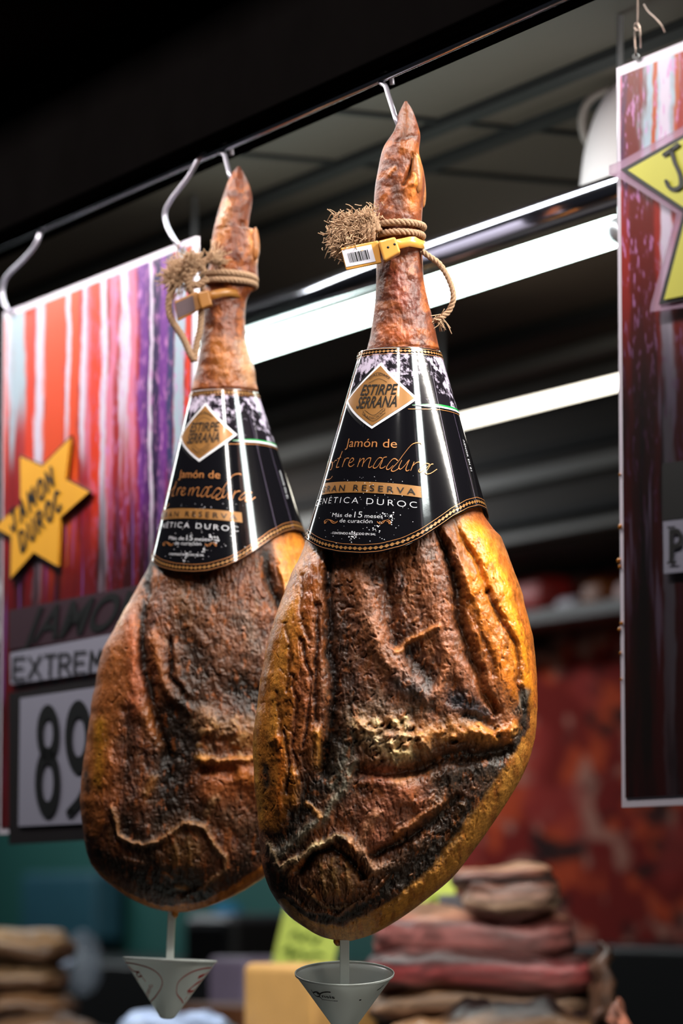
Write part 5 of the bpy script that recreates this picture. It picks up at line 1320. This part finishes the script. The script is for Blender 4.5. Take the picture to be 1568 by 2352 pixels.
belly(862, 1325, 2088, 2205, nb, .26, [(0, DRK), (.22, (120,66,60)), (.5, PNK), (.75, (126,66,60)), (1, (190,140,112))], 'thick pink pork slab third from the top', 4, .3)
belly(1068, 1288, 2022, 2108, nb + .03, .20, [(0, (90,58,50)), (.3, FAT), (.6, (170,128,112)), (.85, (110,70,58)), (1, DRK)], 'short pale pork slab second from the top', 5, .0)
belly(1045, 1268, 1988, 2040, nb + .03, .19, [(0, DRK), (.45, (52,30,28)), (.7, (150,92,74)), (1, (206,158,128))], 'small dark pork slab on top of the stack', 6, .0)
belly(1366, 1412, 2190, 2380, nb + .10, .12, [(0, DRK), (.5, (96,64,46)), (1, (80,54,42))], 'upright slab end leaning at the right side of the stack', 8, .0)
belly(1412, 1450, 2318, 2515, nb - .05, .08, [(0, (150,80,60)), (1, (190,120,96))], 'small pinkish meat piece at the bottom right of the stack', 9, .0, group=None)
packet('grey_wrap', 1005, 1072, 2055, 2100, nb + .06, .06, (96, 92, 96), 'grey wrapping paper between the slabs and the yellow card', 'paper', .004)

cheese_m = mat('cheese_rind', (216, 160, 92), .5, bump=.002, bscale=20, var=.1)
a = PN(556, 2440, 2.35); b = PN(716, 2440, 2.35)
o = wbox('cheese_block', S_of(a), S_of(b), 2.35, 2.46, zc, PN(700, 2217, 2.35).z, cheese_m, bevel=.012); tag(o, 'pale orange cheese block behind the right drip cup', 'cheese')
# handwritten price cards
ycard = mat('lime_price_card', (214, 224, 104), .55, var=.08, bscale=30); scrib = mat('green_marker', (84, 110, 30), .6)
def price_card(pts, n, strokes, label):
    A = [PN(x, y, n) for x, y in pts]; B = [p + NRM * .002 for p in A]
    root = thing('price_card', tuple(A[3]), label, 'card', 'lime green price cards')
    link('card', A + B, [(0, 1, 2, 3), (7, 6, 5, 4), (0, 4, 5, 1), (1, 5, 6, 2), (2, 6, 7, 3), (3, 7, 4, 0)], ycard, root, smooth=False)
    gs = []
    for s in strokes:
        g, f = ribbon(s, 6, k=6); gs.append(([PN(x, y, n - .002) for x, y in g], f))
    v, f = merge(gs); link('handwriting', v, f, scrib, root, smooth=False)
price_card([(660,2060),(800,2060),(762,2222),(622,2222)], 2.7, [[(668,2150),(680,2140),(690,2160),(705,2145),(720,2165),(735,2150)],[(650,2185),(668,2175),(665,2200),(690,2185),(700,2200),(725,2190),(742,2196)],[(682,2110),(700,2100),(720,2112)]], 'lime price card leaning behind the cheese block')
price_card([(960,2030),(1048,2010),(1042,2062),(940,2108)], 2.6, [[(985,2070),(1000,2060),(1015,2068)]], 'lime price card peeking out beside the pork stack')

# left side: cured pieces in a heap and a glass jar
lf = [(0, (60,40,30)), (.4, (120,86,62)), (.8, (170,132,96)), (1, (190,152,112))]
belly(-60, 150, 2132, 2214, 2.4, .3, lf, 'topmost brown cured piece of the left heap', 11, .5, 'cured_piece', group='cured pieces heaped at the left', rnd=2)
belly(-60, 138, 2212, 2284, 2.4, .3, lf, 'brown cured piece second from the top of the left heap', 12, .4, 'cured_piece', group='cured pieces heaped at the left', rnd=2)
belly(-60, 160, 2282, 2346, 2.4, .3, [(0, (50,32,26)), (1, (150,106,72))], 'brown cured piece third from the top of the left heap', 13, .3, 'cured_piece', group='cured pieces heaped at the left', rnd=2)
belly(-60, 232, 2344, 2424, 2.35, .25, [(0, (50,32,26)), (1, (130,92,64))], 'lowest brown cured piece nearest the silver tray', 14, .3, 'cured_piece', group='cured pieces heaped at the left', rnd=2)
gl_m = mat('wrinkled_film', (150, 160, 176), .15, alpha=.35, bump=.004, bscale=30)
jar = thing('film_wrapped_bundle', tuple(PN(190, 2215, 2.75)), 'clear film wrapped round bundle beside the left heap', 'bundle')
c = PN(188, 2212, 2.75); V_ = []; Fc = []
for i in range(19):
    a_ = math.pi * i / 18
    for j in range(32):
        b_ = 2 * math.pi * j / 32; q = 1 + .05 * math.sin(5 * b_ + 3 * a_); V_.append(c + Vector((.042 * q * math.sin(a_) * math.cos(b_), .04 * math.sin(a_) * math.sin(b_), .062 * q * math.cos(a_))))
for i in range(18):
    for j in range(32): Fc.append((i * 32 + j, (i + 1) * 32 + j, (i + 1) * 32 + (j + 1) % 32, i * 32 + (j + 1) % 32))
link('film', V_, Fc, gl_m, jar)
v, f = tube_geo(catmull([PN(122, 2216, 2.7), PN(140, 2218, 2.7), PN(164, 2208, 2.71)], 6), .006, 10); link('twisted_end', v, f, mat('film_end', (190, 200, 225), .3), jar)
tray_m = mat('silver_film', (150, 164, 196), .25, metal=.4, bump=.003, bscale=25)
belly(255, 545, 2322, 2452, 2.3, .2, [(0, (120,130,160)), (1, (176,190,224))], 'blue-grey wrapped parcel at the bottom below the left cup', 17, .4, 'wrapped_parcel', 'parcel', None, 2)
tag(wbox('wooden_board', S_of(PN(400, 2330, 2.7)), S_of(PN(560, 2330, 2.7)), 2.7, 2.85, zc, PN(480, 2308, 2.7).z, mat('brown_wood', (92, 52, 28), .5, var=.3, bscale=20), bevel=.005), 'brown wooden board left of the cheese block', 'board')
